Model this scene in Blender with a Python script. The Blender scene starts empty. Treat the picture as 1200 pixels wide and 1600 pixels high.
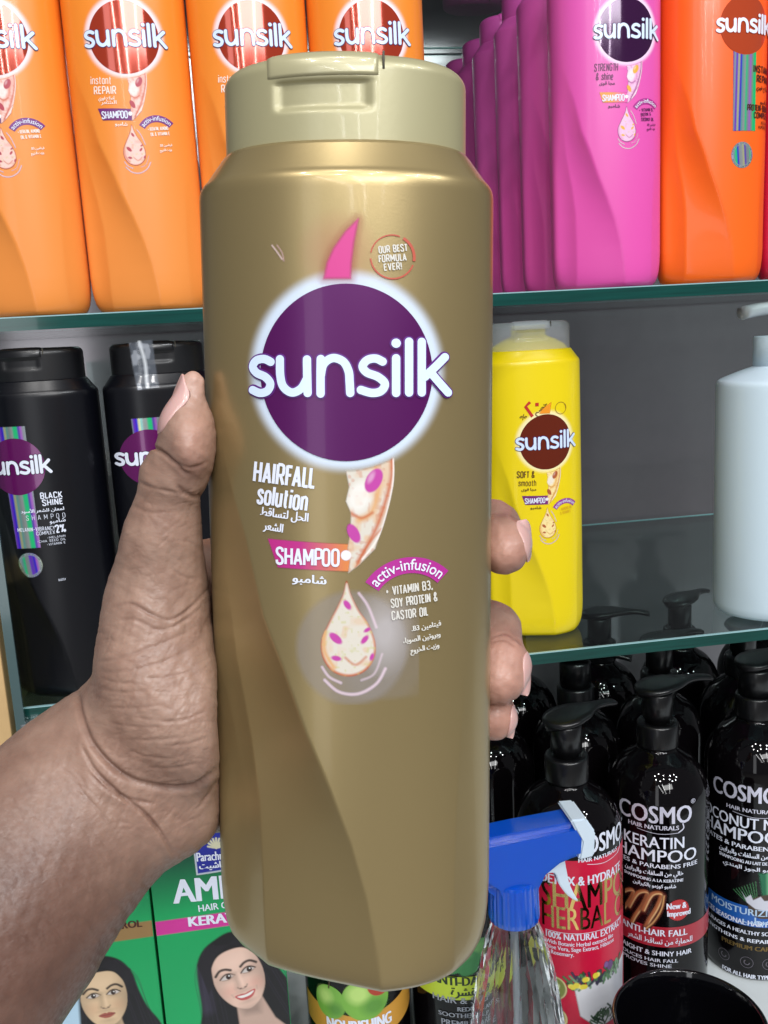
import bpy, bmesh, math, random
import numpy as np
from mathutils import Vector, Matrix
random.seed(4); rng = np.random.default_rng(4)
scene = bpy.context.scene
COL = scene.collection
rad = math.radians

# ------------------------------------------------------------------ camera
F = 1450.0                       # focal length in photo pixels (photo 1200 x 1600)
CP = np.array([0.0, 0.0, 1.30])
def _rx(a): return np.array([[1,0,0],[0,math.cos(a),-math.sin(a)],[0,math.sin(a),math.cos(a)]])
def _rz(a): return np.array([[math.cos(a),-math.sin(a),0],[math.sin(a),math.cos(a),0],[0,0,1]])
CR = _rz(-rad(8.288)) @ _rx(math.pi/2 - rad(10.82)) @ _rz(rad(-3.153))
cam = bpy.data.cameras.new('camera'); camo = bpy.data.objects.new('camera', cam); COL.objects.link(camo)
M4 = Matrix([list(CR[0])+[CP[0]], list(CR[1])+[CP[1]], list(CR[2])+[CP[2]], [0,0,0,1]])
camo.matrix_world = M4
cam.sensor_fit = 'VERTICAL'; cam.sensor_height = 36.0; cam.sensor_width = 27.0
cam.lens = 36.0*F/1600.0
cam.clip_start = 0.01; cam.clip_end = 50
scene.camera = camo
# ------------------------------------------------------------------ world, lamps, exposure
wd = bpy.data.worlds.new('World'); scene.world = wd; wd.use_nodes = True
bg = wd.node_tree.nodes['Background']; bg.inputs[0].default_value = (0.90,0.92,1.0,1); bg.inputs[1].default_value = 0.17
scene.view_settings.view_transform = 'Standard'; scene.view_settings.look = 'None'
scene.view_settings.exposure = 0.0; scene.view_settings.gamma = 1.0
def area(name, loc, target, sx, sy, watts, color=(1,1,1)):
    l = bpy.data.lights.new(name, 'AREA'); l.shape = 'RECTANGLE'; l.size = sx; l.size_y = sy; l.energy = watts; l.color = color
    o = bpy.data.objects.new(name, l); COL.objects.link(o); o.location = loc
    o.rotation_euler = (Vector(target)-Vector(loc)).to_track_quat('-Z','Y').to_euler(); return o
def spot_ring(cx, cy, cz, r, n, watts, color):          # clusters of small round shop downlights
    for k in range(n):
        a = k*2*math.pi/n+0.3
        l = bpy.data.lights.new('ceiling_spot_light', 'POINT'); l.energy = watts; l.shadow_soft_size = 0.032; l.color = color
        o = bpy.data.objects.new('ceiling_spot_light', l); COL.objects.link(o)
        o.location = (cx+r*math.cos(a), cy+r*math.sin(a), cz)
area('added_strip_light', (-0.62,-1.25,1.45), (0.0,0.25,1.28), 0.26, 1.7, 3.2, (0.95,0.97,1.0))  # added tall strip, shaped to give the soft vertical band on the emblem
spot_ring(-0.15,-0.75,2.75, 0.42, 6, 12, (1.0,0.98,0.96))
spot_ring(1.05,-0.85,2.55, 0.36, 6, 12, (0.94,0.97,1.0))
area('ceiling_panel_light', (0.4,-2.2,2.6), (0.1,0.6,1.1), 1.2, 0.6, 26, (1,1,1))
for x, w in ((-0.62, 20), (-0.16, 20), (0.62, 15)):                 # long ceiling tubes running away from the shelves
    l = bpy.data.lights.new('ceiling_tube_light', 'AREA'); l.shape = 'RECTANGLE'; l.size = 0.035; l.size_y = 3.4; l.energy = w
    o = bpy.data.objects.new('ceiling_tube_light', l); COL.objects.link(o); o.location = (x,-3.2,2.62)

# ------------------------------------------------------------------ pixel <-> place helpers
def rays(px, py):
    px = np.asarray(px, float); py = np.asarray(py, float)
    d = np.stack([(px-600)/F, -(py-800)/F, -np.ones_like(px)], -1)
    return d @ CR.T
def at(px, py, Y):
    d = rays(px, py); return CP + d*(Y/d[...,1:2])
def cam2w(p): return np.asarray(p) @ CR.T + CP
def lin(c):
    out = []
    for v in c[:3]:
        v = v/255.0
        out.append(v/12.92 if v <= 0.04045 else ((v+0.055)/1.055)**2.4)
    return tuple(out)
# ------------------------------------------------------------------ objects
def meta(o, label=None, cat=None, group=None, kind=None):
    if label: o['label'] = label
    if cat: o['category'] = cat
    if group: o['group'] = group
    if kind: o['kind'] = kind
    return o
def empty(name, loc=(0,0,0), rotz=0):
    o = bpy.data.objects.new(name, None); COL.objects.link(o); o.location = loc; o.rotation_euler = (0,0,rotz)
    o.empty_display_size = 0.02; return o
def mesh_obj(name, V, Fc, mat, parent=None, smooth=True, col=None):
    me = bpy.data.meshes.new(name)
    me.from_pydata([tuple(map(float,v)) for v in V], [], [tuple(map(int,f)) for f in Fc]); me.update()
    if smooth: me.shade_smooth()
    if col is not None:
        ca = me.color_attributes.new('Col', 'FLOAT_COLOR', 'POINT')
        ca.data.foreach_set('color', np.asarray(col, np.float32).ravel())
    if mat: me.materials.append(mat)
    o = bpy.data.objects.new(name, me); COL.objects.link(o); o.parent = parent
    return o
def bm_obj(name, bm, mat, parent=None, smooth=True):
    bmesh.ops.recalc_face_normals(bm, faces=bm.faces)
    me = bpy.data.meshes.new(name); bm.to_mesh(me); bm.free()
    if smooth: me.shade_smooth()
    me.materials.append(mat)
    o = bpy.data.objects.new(name, me); COL.objects.link(o); o.parent = parent
    return o
def copy_tree(o, parent=None):
    c = o.copy(); COL.objects.link(c); c.parent = parent
    for ch in [x for x in o.children]: copy_tree(ch, c)
    return c
# ------------------------------------------------------------------ materials
def new_mat(name):
    m = bpy.data.materials.new(name); m.use_nodes = True
    return m, m.node_tree, m.node_tree.nodes['Principled BSDF']
MATS = {}
def mat(name, c, rough=0.4, metal=0.0, coat=0.0, bump=0.0, bscale=300, vary=0.0, trans=0.0, alpha=1.0, spec=0.5, sss=0.0):
    """plain painted / moulded plastic; c is an sRGB triple"""
    if name in MATS: return MATS[name]
    m, nt, b = new_mat(name); L = lin(c)
    b.inputs['Base Color'].default_value = (*L,1); b.inputs['Roughness'].default_value = rough
    b.inputs['Metallic'].default_value = metal; b.inputs['Coat Weight'].default_value = coat
    b.inputs['Coat Roughness'].default_value = 0.06; b.inputs['Specular IOR Level'].default_value = spec
    b.inputs['Transmission Weight'].default_value = trans; b.inputs['Alpha'].default_value = alpha
    if sss: b.inputs['Subsurface Weight'].default_value = sss; b.inputs['Subsurface Scale'].default_value = 0.004
    tc = nt.nodes.new('ShaderNodeTexCoord')
    if vary:
        n = nt.nodes.new('ShaderNodeTexNoise'); n.inputs['Scale'].default_value = 60; n.inputs['Detail'].default_value = 3
        mx = nt.nodes.new('ShaderNodeMix'); mx.data_type = 'RGBA'
        mx.inputs[6].default_value = (*[v*(1-vary) for v in L],1); mx.inputs[7].default_value = (*[min(1,v*(1+vary)) for v in L],1)
        nt.links.new(tc.outputs['Object'], n.inputs['Vector']); nt.links.new(n.outputs[0], mx.inputs[0]); nt.links.new(mx.outputs[2], b.inputs['Base Color'])
    if bump:
        n = nt.nodes.new('ShaderNodeTexNoise'); n.inputs['Scale'].default_value = bscale; n.inputs['Detail'].default_value = 2
        bp = nt.nodes.new('ShaderNodeBump'); bp.inputs['Strength'].default_value = bump; bp.inputs['Distance'].default_value = 0.001
        nt.links.new(tc.outputs['Object'], n.inputs['Vector']); nt.links.new(n.outputs[0], bp.inputs['Height']); nt.links.new(bp.outputs[0], b.inputs['Normal'])
    MATS[name] = m; return m
def mat_col(name, rough=0.35, metal=0.0, coat=0.0, alpha=False, metal_attr=False, bump=0.0, bscale=500):
    """colour comes from the printed pattern stored on the mesh"""
    if name in MATS: return MATS[name]
    m, nt, b = new_mat(name)
    at_ = nt.nodes.new('ShaderNodeAttribute'); at_.attribute_name = 'Col'
    nt.links.new(at_.outputs['Color'], b.inputs['Base Color'])
    b.inputs['Roughness'].default_value = rough; b.inputs['Metallic'].default_value = metal
    b.inputs['Coat Weight'].default_value = coat; b.inputs['Coat Roughness'].default_value = 0.08
    if alpha: nt.links.new(at_.outputs['Alpha'], b.inputs['Alpha'])
    if metal_attr:
        mt = nt.nodes.new('ShaderNodeMath'); mt.operation = 'MULTIPLY'; mt.inputs[1].default_value = metal
        nt.links.new(at_.outputs['Alpha'], mt.inputs[0]); nt.links.new(mt.outputs[0], b.inputs['Metallic'])
    if bump:
        tc = nt.nodes.new('ShaderNodeTexCoord')
        n = nt.nodes.new('ShaderNodeTexNoise'); n.inputs['Scale'].default_value = bscale; n.inputs['Detail'].default_value = 2
        bp = nt.nodes.new('ShaderNodeBump'); bp.inputs['Strength'].default_value = bump; bp.inputs['Distance'].default_value = 0.0005
        nt.links.new(tc.outputs['Object'], n.inputs['Vector']); nt.links.new(n.outputs[0], bp.inputs['Height']); nt.links.new(bp.outputs[0], b.inputs['Normal'])
    MATS[name] = m; return m
PRINT = mat_col('printed_ink', 0.38, alpha=True)
# ------------------------------------------------------------------ painter for printed pictures
def seg_d(X, Y, a, b):
    ax, ay = a; bx, by = b; dx, dy = bx-ax, by-ay
    t = np.clip(((X-ax)*dx+(Y-ay)*dy)/(dx*dx+dy*dy+1e-12), 0, 1)
    return np.hypot(X-ax-t*dx, Y-ay-t*dy)
def spline(pts, n=8, closed=False):
    P = np.array(pts, float); N = len(P); out = []
    if N < 3 and not closed: return [tuple(p) for p in P]
    rngk = range(N) if closed else range(N-1)
    for i in rngk:
        if closed: p0,p1,p2,p3 = P[(i-1)%N],P[i],P[(i+1)%N],P[(i+2)%N]
        else: p0,p1,p2,p3 = P[max(i-1,0)],P[i],P[i+1],P[min(i+2,N-1)]
        for k in range(n):
            t = k/n
            out.append(tuple(0.5*((2*p1)+(-p0+p2)*t+(2*p0-5*p1+4*p2-p3)*t*t+(-p0+3*p1-3*p2+p3)*t**3)))
    if not closed: out.append(tuple(P[-1]))
    return out
class Art:
    def __init__(s, x0, y0, x1, y1, step, base=None):
        nx = max(2,int(round((x1-x0)/step))+1); ny = max(2,int(round((y1-y0)/step))+1)
        s.X, s.Y = np.meshgrid(np.linspace(x0,x1,nx), np.linspace(y0,y1,ny))
        s.C = np.zeros(s.X.shape+(3,)); s.A = np.zeros(s.X.shape)
        if base is not None: s.C[:] = lin(base); s.A[:] = 1
    def sm(s, d, soft): return np.clip(0.5-d/max(soft,1e-6), 0, 1)
    def ell(s, cx, cy, rx, ry, rot=0, soft=2.0):
        c, n = math.cos(rad(rot)), math.sin(rad(rot)); x = (s.X-cx)*c+(s.Y-cy)*n; y = -(s.X-cx)*n+(s.Y-cy)*c
        q = np.sqrt((x/rx)**2+(y/ry)**2)+1e-9
        return s.sm((q-1)*min(rx,ry), soft)
    def poly(s, pts, soft=2.0, smooth=False):
        if smooth: pts = spline(pts, 6, True)
        ins = np.zeros(s.X.shape, bool); d = np.full(s.X.shape, 1e9); n = len(pts)
        for i in range(n):
            a, b = pts[i], pts[(i+1)%n]; d = np.minimum(d, seg_d(s.X, s.Y, a, b))
            if a[1] != b[1]:
                c = ((a[1] > s.Y) != (b[1] > s.Y)) & (s.X < (b[0]-a[0])*(s.Y-a[1])/(b[1]-a[1])+a[0]); ins ^= c
        return s.sm(np.where(ins, -d, d), soft)
    def line(s, pts, w, soft=2.0, smooth=True):
        if smooth and len(pts) > 2: pts = spline(pts, 6)
        d = np.full(s.X.shape, 1e9)
        for a, b in zip(pts[:-1], pts[1:]): d = np.minimum(d, seg_d(s.X, s.Y, a, b))
        return s.sm(d-w/2, soft)
    def noise(s, scale, seed=0):
        r = np.random.default_rng(seed); n = 24; G = r.random((n+1,n+1)); x = (s.X/scale)%n; y = (s.Y/scale)%n
        i = x.astype(int); j = y.astype(int); f = x-i; g = y-j; f = f*f*(3-2*f); g = g*g*(3-2*g)
        return (G[j,i]*(1-f)+G[j,i+1]*f)*(1-g)+(G[j+1,i]*(1-f)+G[j+1,i+1]*f)*g
    def fill(s, m, c, a=1.0):
        m = m*a; c = np.array(lin(c)) if not isinstance(c, np.ndarray) else c
        A2 = m+s.A*(1-m)
        s.C = np.where(A2[...,None] > 1e-6, (c*m[...,None]+s.C*(s.A*(1-m))[...,None])/np.maximum(A2,1e-6)[...,None], s.C); s.A = A2
        return s
    def build(s, name, fn, parent, material=None, cut=0.01):
        ny, nx = s.X.shape; P = fn(s.X.ravel(), s.Y.ravel())
        idx = np.arange(nx*ny).reshape(ny,nx)
        q = np.stack([idx[:-1,:-1], idx[1:,:-1], idx[1:,1:], idx[:-1,1:]], -1).reshape(-1,4)
        A = s.A.ravel(); keep = A[q].max(1) > cut; q = q[keep]
        used = np.unique(q); remap = -np.ones(nx*ny, int); remap[used] = np.arange(len(used))
        col = np.concatenate([s.C.reshape(-1,3), A[:,None]], 1)[used]
        return mesh_obj(name, P[used], remap[q], material or PRINT, parent, True, col)
# ------------------------------------------------------------------ lettering
_tc = {}
def text2d(s, bold=0.0, grid=0.12):
    """lettering as flat triangles, height normalised so that capitals are about 1 unit"""
    key = (s, bold, grid)
    if key in _tc: return _tc[key]
    cu = bpy.data.curves.new('t', 'FONT'); cu.body = s; cu.size = 1.0; cu.offset = bold; cu.resolution_u = 3
    o = bpy.data.objects.new('t', cu); COL.objects.link(o); bpy.context.view_layer.update()
    ev = o.evaluated_get(bpy.context.evaluated_depsgraph_get()); me = ev.to_mesh()
    bm = bmesh.new(); bm.from_mesh(me); ev.to_mesh_clear(); bpy.data.objects.remove(o); bpy.data.curves.remove(cu)
    xs = [v.co.x for v in bm.verts]; ys = [v.co.y for v in bm.verts]
    x0, x1 = min(xs), max(xs)
    bmesh.ops.remove_doubles(bm, verts=bm.verts, dist=1e-5)
    step = max(grid, (x1-x0)/60)
    k = x0+step
    while k < x1:
        bmesh.ops.bisect_plane(bm, geom=bm.verts[:]+bm.edges[:]+bm.faces[:], plane_co=(k,0,0), plane_no=(1,0,0)); k += step
    bm.verts.ensure_lookup_table(); bm.verts.index_update()
    V = np.array([(v.co.x, v.co.y) for v in bm.verts]); Fc = [[v.index for v in f.verts] for f in bm.faces]; bm.free()
    V[:,0] = (V[:,0]-x0)/max(x1-x0,1e-6)
    r = (V, Fc, (x1-x0)/0.7); V[:,1] /= 0.7
    _tc[key] = r; return r
class Ink:
    """collects lettering and flat shapes in label coordinates, then lays them on a surface as one mesh"""
    def __init__(s): s.V = []; s.F = []; s.n = 0; s.L = []; s.k = 0
    def add(s, V, Fc, lift=0.0):
        s.k += 1
        for f in Fc: s.F.append([i+s.n for i in f])
        s.V.append(np.asarray(V, float)); s.L += [lift+s.k*2e-6]*len(V); s.n += len(V)
    def text(s, t, A, B, h, bold=0.0, warp=None, heavy=0, up=None):
        V, Fc, w = text2d(t, bold)
        A = np.array(A, float); B = np.array(B, float); d = B-A; L = np.hypot(*d); e = d/L
        upv = np.array([e[1], -e[0]]) if up is None else np.array(up, float)      # label y runs downwards
        P = A+V[:,:1]*d+V[:,1:2]*h*upv
        if warp is not None: P = warp(V[:,0], V[:,1])
        s.add(P, Fc)
        if heavy:
            for dx in ((-heavy, heavy) if heavy < 0.9 or abs(h) < 1 else (-heavy, -heavy/2, heavy/2, heavy)): s.add(P+np.array([dx,0]), Fc)
    def stroke(s, pts, w, cap=True, w1=None, smooth=True):
        P = np.array(spline(pts, 8) if smooth and len(pts) > 2 else [tuple(p) for p in pts], float)
        if len(P) == 2: P = np.array([P[0]+(P[1]-P[0])*t for t in np.linspace(0,1,9)])
        T = np.gradient(P, axis=0); T /= np.linalg.norm(T, axis=1)[:,None]+1e-9; N = np.stack([-T[:,1], T[:,0]], 1)
        W = np.linspace(w, w if w1 is None else w1, len(P))[:,None]/2
        a = P+N*W; b = P-N*W; n = len(P); V = np.concatenate([a, b]); Fc = [[i,i+1,n+i+1,n+i] for i in range(n-1)]
        s.add(V, Fc)
        if cap:
            for q, ww in ((P[0],W[0,0]), (P[-1],W[-1,0])): s.disc(q, ww)
    def disc(s, c, r, ry=None, n=20):
        ry = ry or r; V = [(c[0],c[1])]+[(c[0]+r*math.cos(2*math.pi*k/n), c[1]+ry*math.sin(2*math.pi*k/n)) for k in range(n)]
        s.add(V, [[0,1+k,1+(k+1)%n] for k in range(n)])
    def ring(s, c, r, w, a0=0, a1=360, n=40):
        V = []; 
        for k in range(n+1):
            a = rad(a0+(a1-a0)*k/n); V += [(c[0]+(r-w/2)*math.cos(a), c[1]+(r-w/2)*math.sin(a)), (c[0]+(r+w/2)*math.cos(a), c[1]+(r+w/2)*math.sin(a))]
        s.add(V, [[2*k,2*k+1,2*k+3,2*k+2] for k in range(n)])
    def build(s, name, fn, material, parent, lift=0.0):
        V = np.concatenate(s.V); L = np.array(s.L)+lift
        P = fn(V[:,0], V[:,1], L)
        return mesh_obj(name, P, s.F, material, parent, False)
# narrow bold capitals drawn in strokes, like the condensed type on these labels: (width, [(smooth, points)...])
_C = [(.42,.76),(.40,.90),(.32,.98),(.21,1),(.10,.98),(.02,.90),(0,.76),(0,.24),(.02,.10),(.10,.02),(.21,0),(.32,.02),(.40,.10),(.42,.24)]
_O = [(.21,1),(.10,.98),(.02,.90),(0,.76),(0,.24),(.02,.10),(.10,.02),(.21,0),(.32,.02),(.40,.10),(.42,.24),(.42,.76),(.40,.90),(.32,.98),(.21,1),(.10,.98)]
_BW = lambda y0,y1,x=.42: [(0,y1),(x*.6,y1),(x*.9,y1-.04),(x,y1-.14),(x,y0+.14),(x*.9,y0+.04),(x*.6,y0),(0,y0)]
_o = [(.19,.72),(.08,.70),(.01,.60),(0,.50),(0,.22),(.01,.11),(.08,.02),(.19,0),(.30,.02),(.37,.11),(.38,.22),(.38,.50),(.37,.60),(.30,.70),(.19,.72),(.08,.70)]
GL = {'A':(.46,[(0,[(0,0),(.23,1)]),(0,[(.23,1),(.46,0)]),(0,[(.08,.28),(.38,.28)])]),'B':(.42,[(0,[(0,0),(0,1)]),(0,_BW(.5,1,.40)),(0,_BW(0,.5,.42))]),
 'C':(.42,[(0,_C)]),'D':(.42,[(0,[(0,0),(0,1)]),(0,_BW(0,1))]),'E':(.34,[(0,[(0,0),(0,1)]),(0,[(0,.95),(.34,.95)]),(0,[(0,.52),(.30,.52)]),(0,[(0,.05),(.34,.05)])]),
 'F':(.34,[(0,[(0,0),(0,1)]),(0,[(0,.95),(.34,.95)]),(0,[(0,.52),(.30,.52)])]),'G':(.42,[(0,_C+[(.42,.46)]),(0,[(.24,.48),(.45,.48)])]),'H':(.42,[(0,[(0,0),(0,1)]),(0,[(.42,0),(.42,1)]),(0,[(0,.5),(.42,.5)])]),
 'I':(.02,[(0,[(.01,0),(.01,1)])]),'K':(.44,[(0,[(0,0),(0,1)]),(0,[(.42,1),(.04,.42)]),(0,[(.14,.56),(.44,0)])]),'L':(.32,[(0,[(0,0),(0,1)]),(0,[(0,.05),(.32,.05)])]),
 'M':(.56,[(0,[(0,0),(0,1)]),(0,[(.56,0),(.56,1)]),(0,[(.02,.98),(.28,.25)]),(0,[(.28,.25),(.54,.98)])]),'N':(.42,[(0,[(0,0),(0,1)]),(0,[(.42,0),(.42,1)]),(0,[(.02,.98),(.40,.02)])]),
 'O':(.42,[(0,_O)]),'P':(.42,[(0,[(0,0),(0,1)]),(0,_BW(.44,1))]),'R':(.42,[(0,[(0,0),(0,1)]),(0,_BW(.46,1)),(0,[(.22,.46),(.44,0)])]),
 'S':(.42,[(1,[(.41,.76),(.38,.93),(.21,1),(.04,.93),(.01,.76),(.10,.60),(.32,.42),(.41,.25),(.38,.07),(.21,0),(.04,.07),(.01,.25)])]),'T':(.42,[(0,[(.21,0),(.21,1)]),(0,[(0,.95),(.42,.95)])]),
 'U':(.42,[(0,[(0,1),(0,.24),(.02,.10),(.10,.02),(.21,0),(.32,.02),(.40,.10),(.42,.24),(.42,1)])]),'V':(.44,[(0,[(0,1),(.22,0)]),(0,[(.22,0),(.44,1)])]),'X':(.44,[(0,[(0,0),(.44,1)]),(0,[(0,1),(.44,0)])]),
 'Y':(.44,[(0,[(0,1),(.22,.45)]),(0,[(.44,1),(.22,.45)]),(0,[(.22,0),(.22,.45)])]),'3':(.40,[(1,[(.02,.86),(.12,.99),(.30,.98),(.39,.82),(.36,.62),(.18,.53),(.36,.46),(.40,.22),(.30,.02),(.12,0),(.01,.14)])]),
 '2':(.40,[(1,[(.01,.78),(.06,.95),(.22,1),(.38,.92),(.38,.70),(.20,.36),(.02,.05)]),(0,[(0,.05),(.42,.05)])]),'-':(.24,[(0,[(0,.45),(.24,.45)])]),'+':(.30,[(0,[(0,.45),(.30,.45)]),(0,[(.15,.27),(.15,.63)])]),
 ',':(.05,[(0,[(.04,.10),(0,-.14)])]),'.':(.05,[(0,[(.02,.0),(.02,.12)])]),'!':(.05,[(0,[(.02,.0),(.02,.12)]),(0,[(.02,.26),(.02,1)])]),
 '&':(.50,[(1,[(.48,0),(.12,.62),(.10,.88),(.22,1),(.34,.88),(.30,.70),(.06,.42),(.0,.20),(.14,0),(.32,.06),(.44,.36)])]),
 '%':(.62,[(0,[(.12,0),(.50,1)]),(1,[(.10,.98),(.20,.84),(.10,.70),(0,.84),(.10,.98)]),(1,[(.52,.30),(.62,.16),(.52,.02),(.42,.16),(.52,.30)])]),
 's':(.34,[(1,[(.34,.54),(.28,.69),(.16,.72),(.03,.65),(.02,.52),(.10,.43),(.25,.33),(.34,.22),(.31,.05),(.17,0),(.04,.04),(0,.18)])]),'o':(.38,[(0,_o)]),'l':(.02,[(0,[(.01,0),(.01,1)])]),
 'u':(.36,[(0,[(0,.72),(0,.20),(.03,.06),(.14,0),(.26,.03),(.36,.14)]),(0,[(.36,.72),(.36,0)])]),'t':(.26,[(0,[(.10,.92),(.10,.14),(.14,.03),(.26,.02)]),(0,[(0,.68),(.26,.68)])]),'i':(.02,[(0,[(.01,0),(.01,.72)]),(0,[(.01,.86),(.01,1)])]),
 'n':(.36,[(0,[(0,0),(0,.72)]),(0,[(0,.56),(.10,.69),(.22,.72),(.33,.66),(.36,.52),(.36,0)])]),'h':(.36,[(0,[(0,0),(0,1)]),(0,[(0,.56),(.10,.69),(.22,.72),(.33,.66),(.36,.52),(.36,0)])]),
 'm':(.60,[(0,[(0,0),(0,.72)]),(0,[(0,.56),(.08,.69),(.18,.72),(.27,.66),(.30,.52),(.30,0)]),(0,[(.30,.56),(.38,.69),(.48,.72),(.57,.66),(.60,.52),(.60,0)])]),
 'a':(.36,[(0,[(.36,0),(.36,.72)]),(1,[(.36,.54),(.28,.69),(.16,.72),(.03,.62),(0,.36),(.03,.10),(.16,0),(.28,.04),(.36,.18)])]),'e':(.38,[(0,[(.02,.36),(.37,.36)]),(1,[(.37,.38),(.34,.64),(.19,.72),(.04,.64),(0,.36),(.04,.08),(.20,0),(.35,.08)])]),' ':(.18,[])}
def cond(k, t, A, B, h, th=0.15, gap=0.21):
    if any(ch not in GL for ch in t): return k.text(t, A, B, h, 0.0, heavy=0.5)
    A = np.array(A,float); B = np.array(B,float); W = sum(GL[ch][0]-(0.11 if ch in 'FTLP' else 0) for ch in t)+gap*(len(t)-1)+th*0.9; d = B-A; L = np.hypot(*d); e = d/L; up = np.array([e[1],-e[0]])
    sx_ = L/W; x = th*0.45
    for ch in t:
        for sm_, pts in GL[ch][1]:
            P = [tuple(A+e*(x+px_)*sx_+up*(th*0.45*0+(py_*(1-th*0.0)))*h) for px_, py_ in pts]
            if len(P) > 2 and not sm_: k.stroke(P, th*h*0.95, cap=False, smooth=False)
            else: k.stroke(P, th*h*0.95, cap=False, smooth=bool(sm_))
        x += GL[ch][0]+gap-(0.11 if ch in 'FTLP' else 0)

# ================================================================== SETTING
def box_bm(x0,x1,y0,y1,z0,z1,bev=0.0,seg=2):
    bm = bmesh.new(); bmesh.ops.create_cube(bm, size=1)
    for v in bm.verts: v.co = Vector(((x0+x1)/2+v.co.x*(x1-x0),(y0+y1)/2+v.co.y*(y1-y0),(z0+z1)/2+v.co.z*(z1-z0)))
    if bev: bmesh.ops.bevel(bm, geom=bm.edges[:], offset=bev, segments=seg, affect='EDGES', profile=0.5)
    return bm
ZU, ZL, ZC = 1.3230, 1.0670, 0.728
YS, YB = 0.620, 1.035
panel_mat = mat('back_panel_grey_gloss', (132,125,130), rough=0.11, metal=0.45, coat=0.5, vary=0.06, spec=0.6)
o = bm_obj('back_wall', box_bm(-0.9,1.5,YB,YB+0.02,0.3,2.3), panel_mat, None, False)
meta(o, 'dark grey glossy back panel behind the bottles on the glass shelves', 'wall', kind='structure')
counter_mat = mat('counter_white_laminate', (222,230,232), rough=0.3, vary=0.04)
o = bm_obj('counter', box_bm(-0.9,1.5,0.30,YB-0.002,ZC-0.03,ZC,0.002), counter_mat, None, False)
meta(o, 'pale laminate bottom shelf under the pump bottles and cartons', 'counter', kind='structure')
# room floor and the darker room behind the photographer, which glossy things mirror
o = bm_obj('floor', box_bm(-4,4,-6,1.5,-0.02,0.0), mat('floor_tile', (150,148,145), 0.35, vary=0.08), None, False); meta(o, kind='structure')
def glass_mat(name, tint, edge=False):
    m, nt, b = new_mat(name)
    tr = nt.nodes.new('ShaderNodeBsdfTransparent'); tr.inputs[0].default_value = (*tint,1)
    gl = nt.nodes.new('ShaderNodeBsdfGlossy'); gl.inputs['Roughness'].default_value = 0.03
    fr = nt.nodes.new('ShaderNodeFresnel'); fr.inputs[0].default_value = 1.5
    mx = nt.nodes.new('ShaderNodeMixShader'); out = nt.nodes['Material Output']
    ge = nt.nodes.new('ShaderNodeNewGeometry'); sb = nt.nodes.new('ShaderNodeMath'); sb.operation = 'SUBTRACT'; sb.inputs[0].default_value = 1.0
    mu = nt.nodes.new('ShaderNodeMath'); mu.operation = 'MULTIPLY'; nt.links.new(ge.outputs['Backfacing'], sb.inputs[1]); nt.links.new(sb.outputs[0], mu.inputs[0]); nt.links.new(fr.outputs[0], mu.inputs[1])
    nt.links.new(mu.outputs[0], mx.inputs[0]); nt.links.new(tr.outputs[0], mx.inputs[1]); nt.links.new(gl.outputs[0], mx.inputs[2]); nt.links.new(mx.outputs[0], out.inputs[0])
    nt.nodes.remove(b); return m
glass = glass_mat('shelf_glass', (0.86,0.95,0.93))
edge_m, nt, b = new_mat('shelf_glass_green_edge')
b.inputs['Base Color'].default_value = (0.005,0.105,0.085,1); b.inputs['Roughness'].default_value = 0.12; b.inputs['Coat Weight'].default_value = 0.6
n = nt.nodes.new('ShaderNodeTexNoise'); n.inputs['Scale'].default_value = 30; tcn = nt.nodes.new('ShaderNodeTexCoord'); mp = nt.nodes.new('ShaderNodeMapping'); mp.inputs['Scale'].default_value = (0.6,1,14)
cr = nt.nodes.new('ShaderNodeValToRGB'); cr.color_ramp.elements[0].color = (0.0015,0.025,0.022,1); cr.color_ramp.elements[1].color = (0.004,0.085,0.07,1)
nt.links.new(tcn.outputs['Object'], mp.inputs[0]); nt.links.new(mp.outputs[0], n.inputs['Vector']); nt.links.new(n.outputs[0], cr.inputs[0]); nt.links.new(cr.outputs[0], b.inputs['Base Color'])
arris_m = mat('shelf_glass_polished_arris', (150,190,195), 0.15)
o = bm_obj('light_block_board', box_bm(-0.9,1.5,0.60,YB-0.002,1.72,1.75,0.002), mat('light_block_grey', (70,68,76), 0.4, vary=0.05), None, False); meta(o, kind='structure')  # unseen board added to keep ceiling light off the rear of the shelves
def shelf(z, label, x0=-0.26, x1=0.9):
    t = empty('glass_shelf', (0.2,YS,z)); meta(t, label, 'glass shelf', 'glass shelves of the display')
    bm_obj('glass_pane', box_bm(x0-0.2,x1-0.2,0.0015,YB-YS-0.012,-0.0085,0), glass, t, False)
    bm_obj('glass_edge', box_bm(x0-0.2,x1-0.2,-0.0010,0.0013,-0.0085,-0.0007), edge_m, t, False)
    bm_obj('back_edge', box_bm(x0-0.2,x1-0.2,YB-YS-0.0118,YB-YS-0.0095,-0.0012,0.0002), arris_m, t, False)
    bm_obj('glass_arris', box_bm(x0-0.2,x1-0.2,-0.0008,0.0013,-0.0006,0.0001), arris_m, t, False)
    return t
shelf(ZU, 'green edged glass shelf under the orange and pink bottles', -0.45)
shelf(1.592, 'glass shelf above the pink row, seen dark from below at the top', -0.45)
shelf(ZL, 'green edged glass shelf under the yellow, white and black bottles', -0.165)
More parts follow.
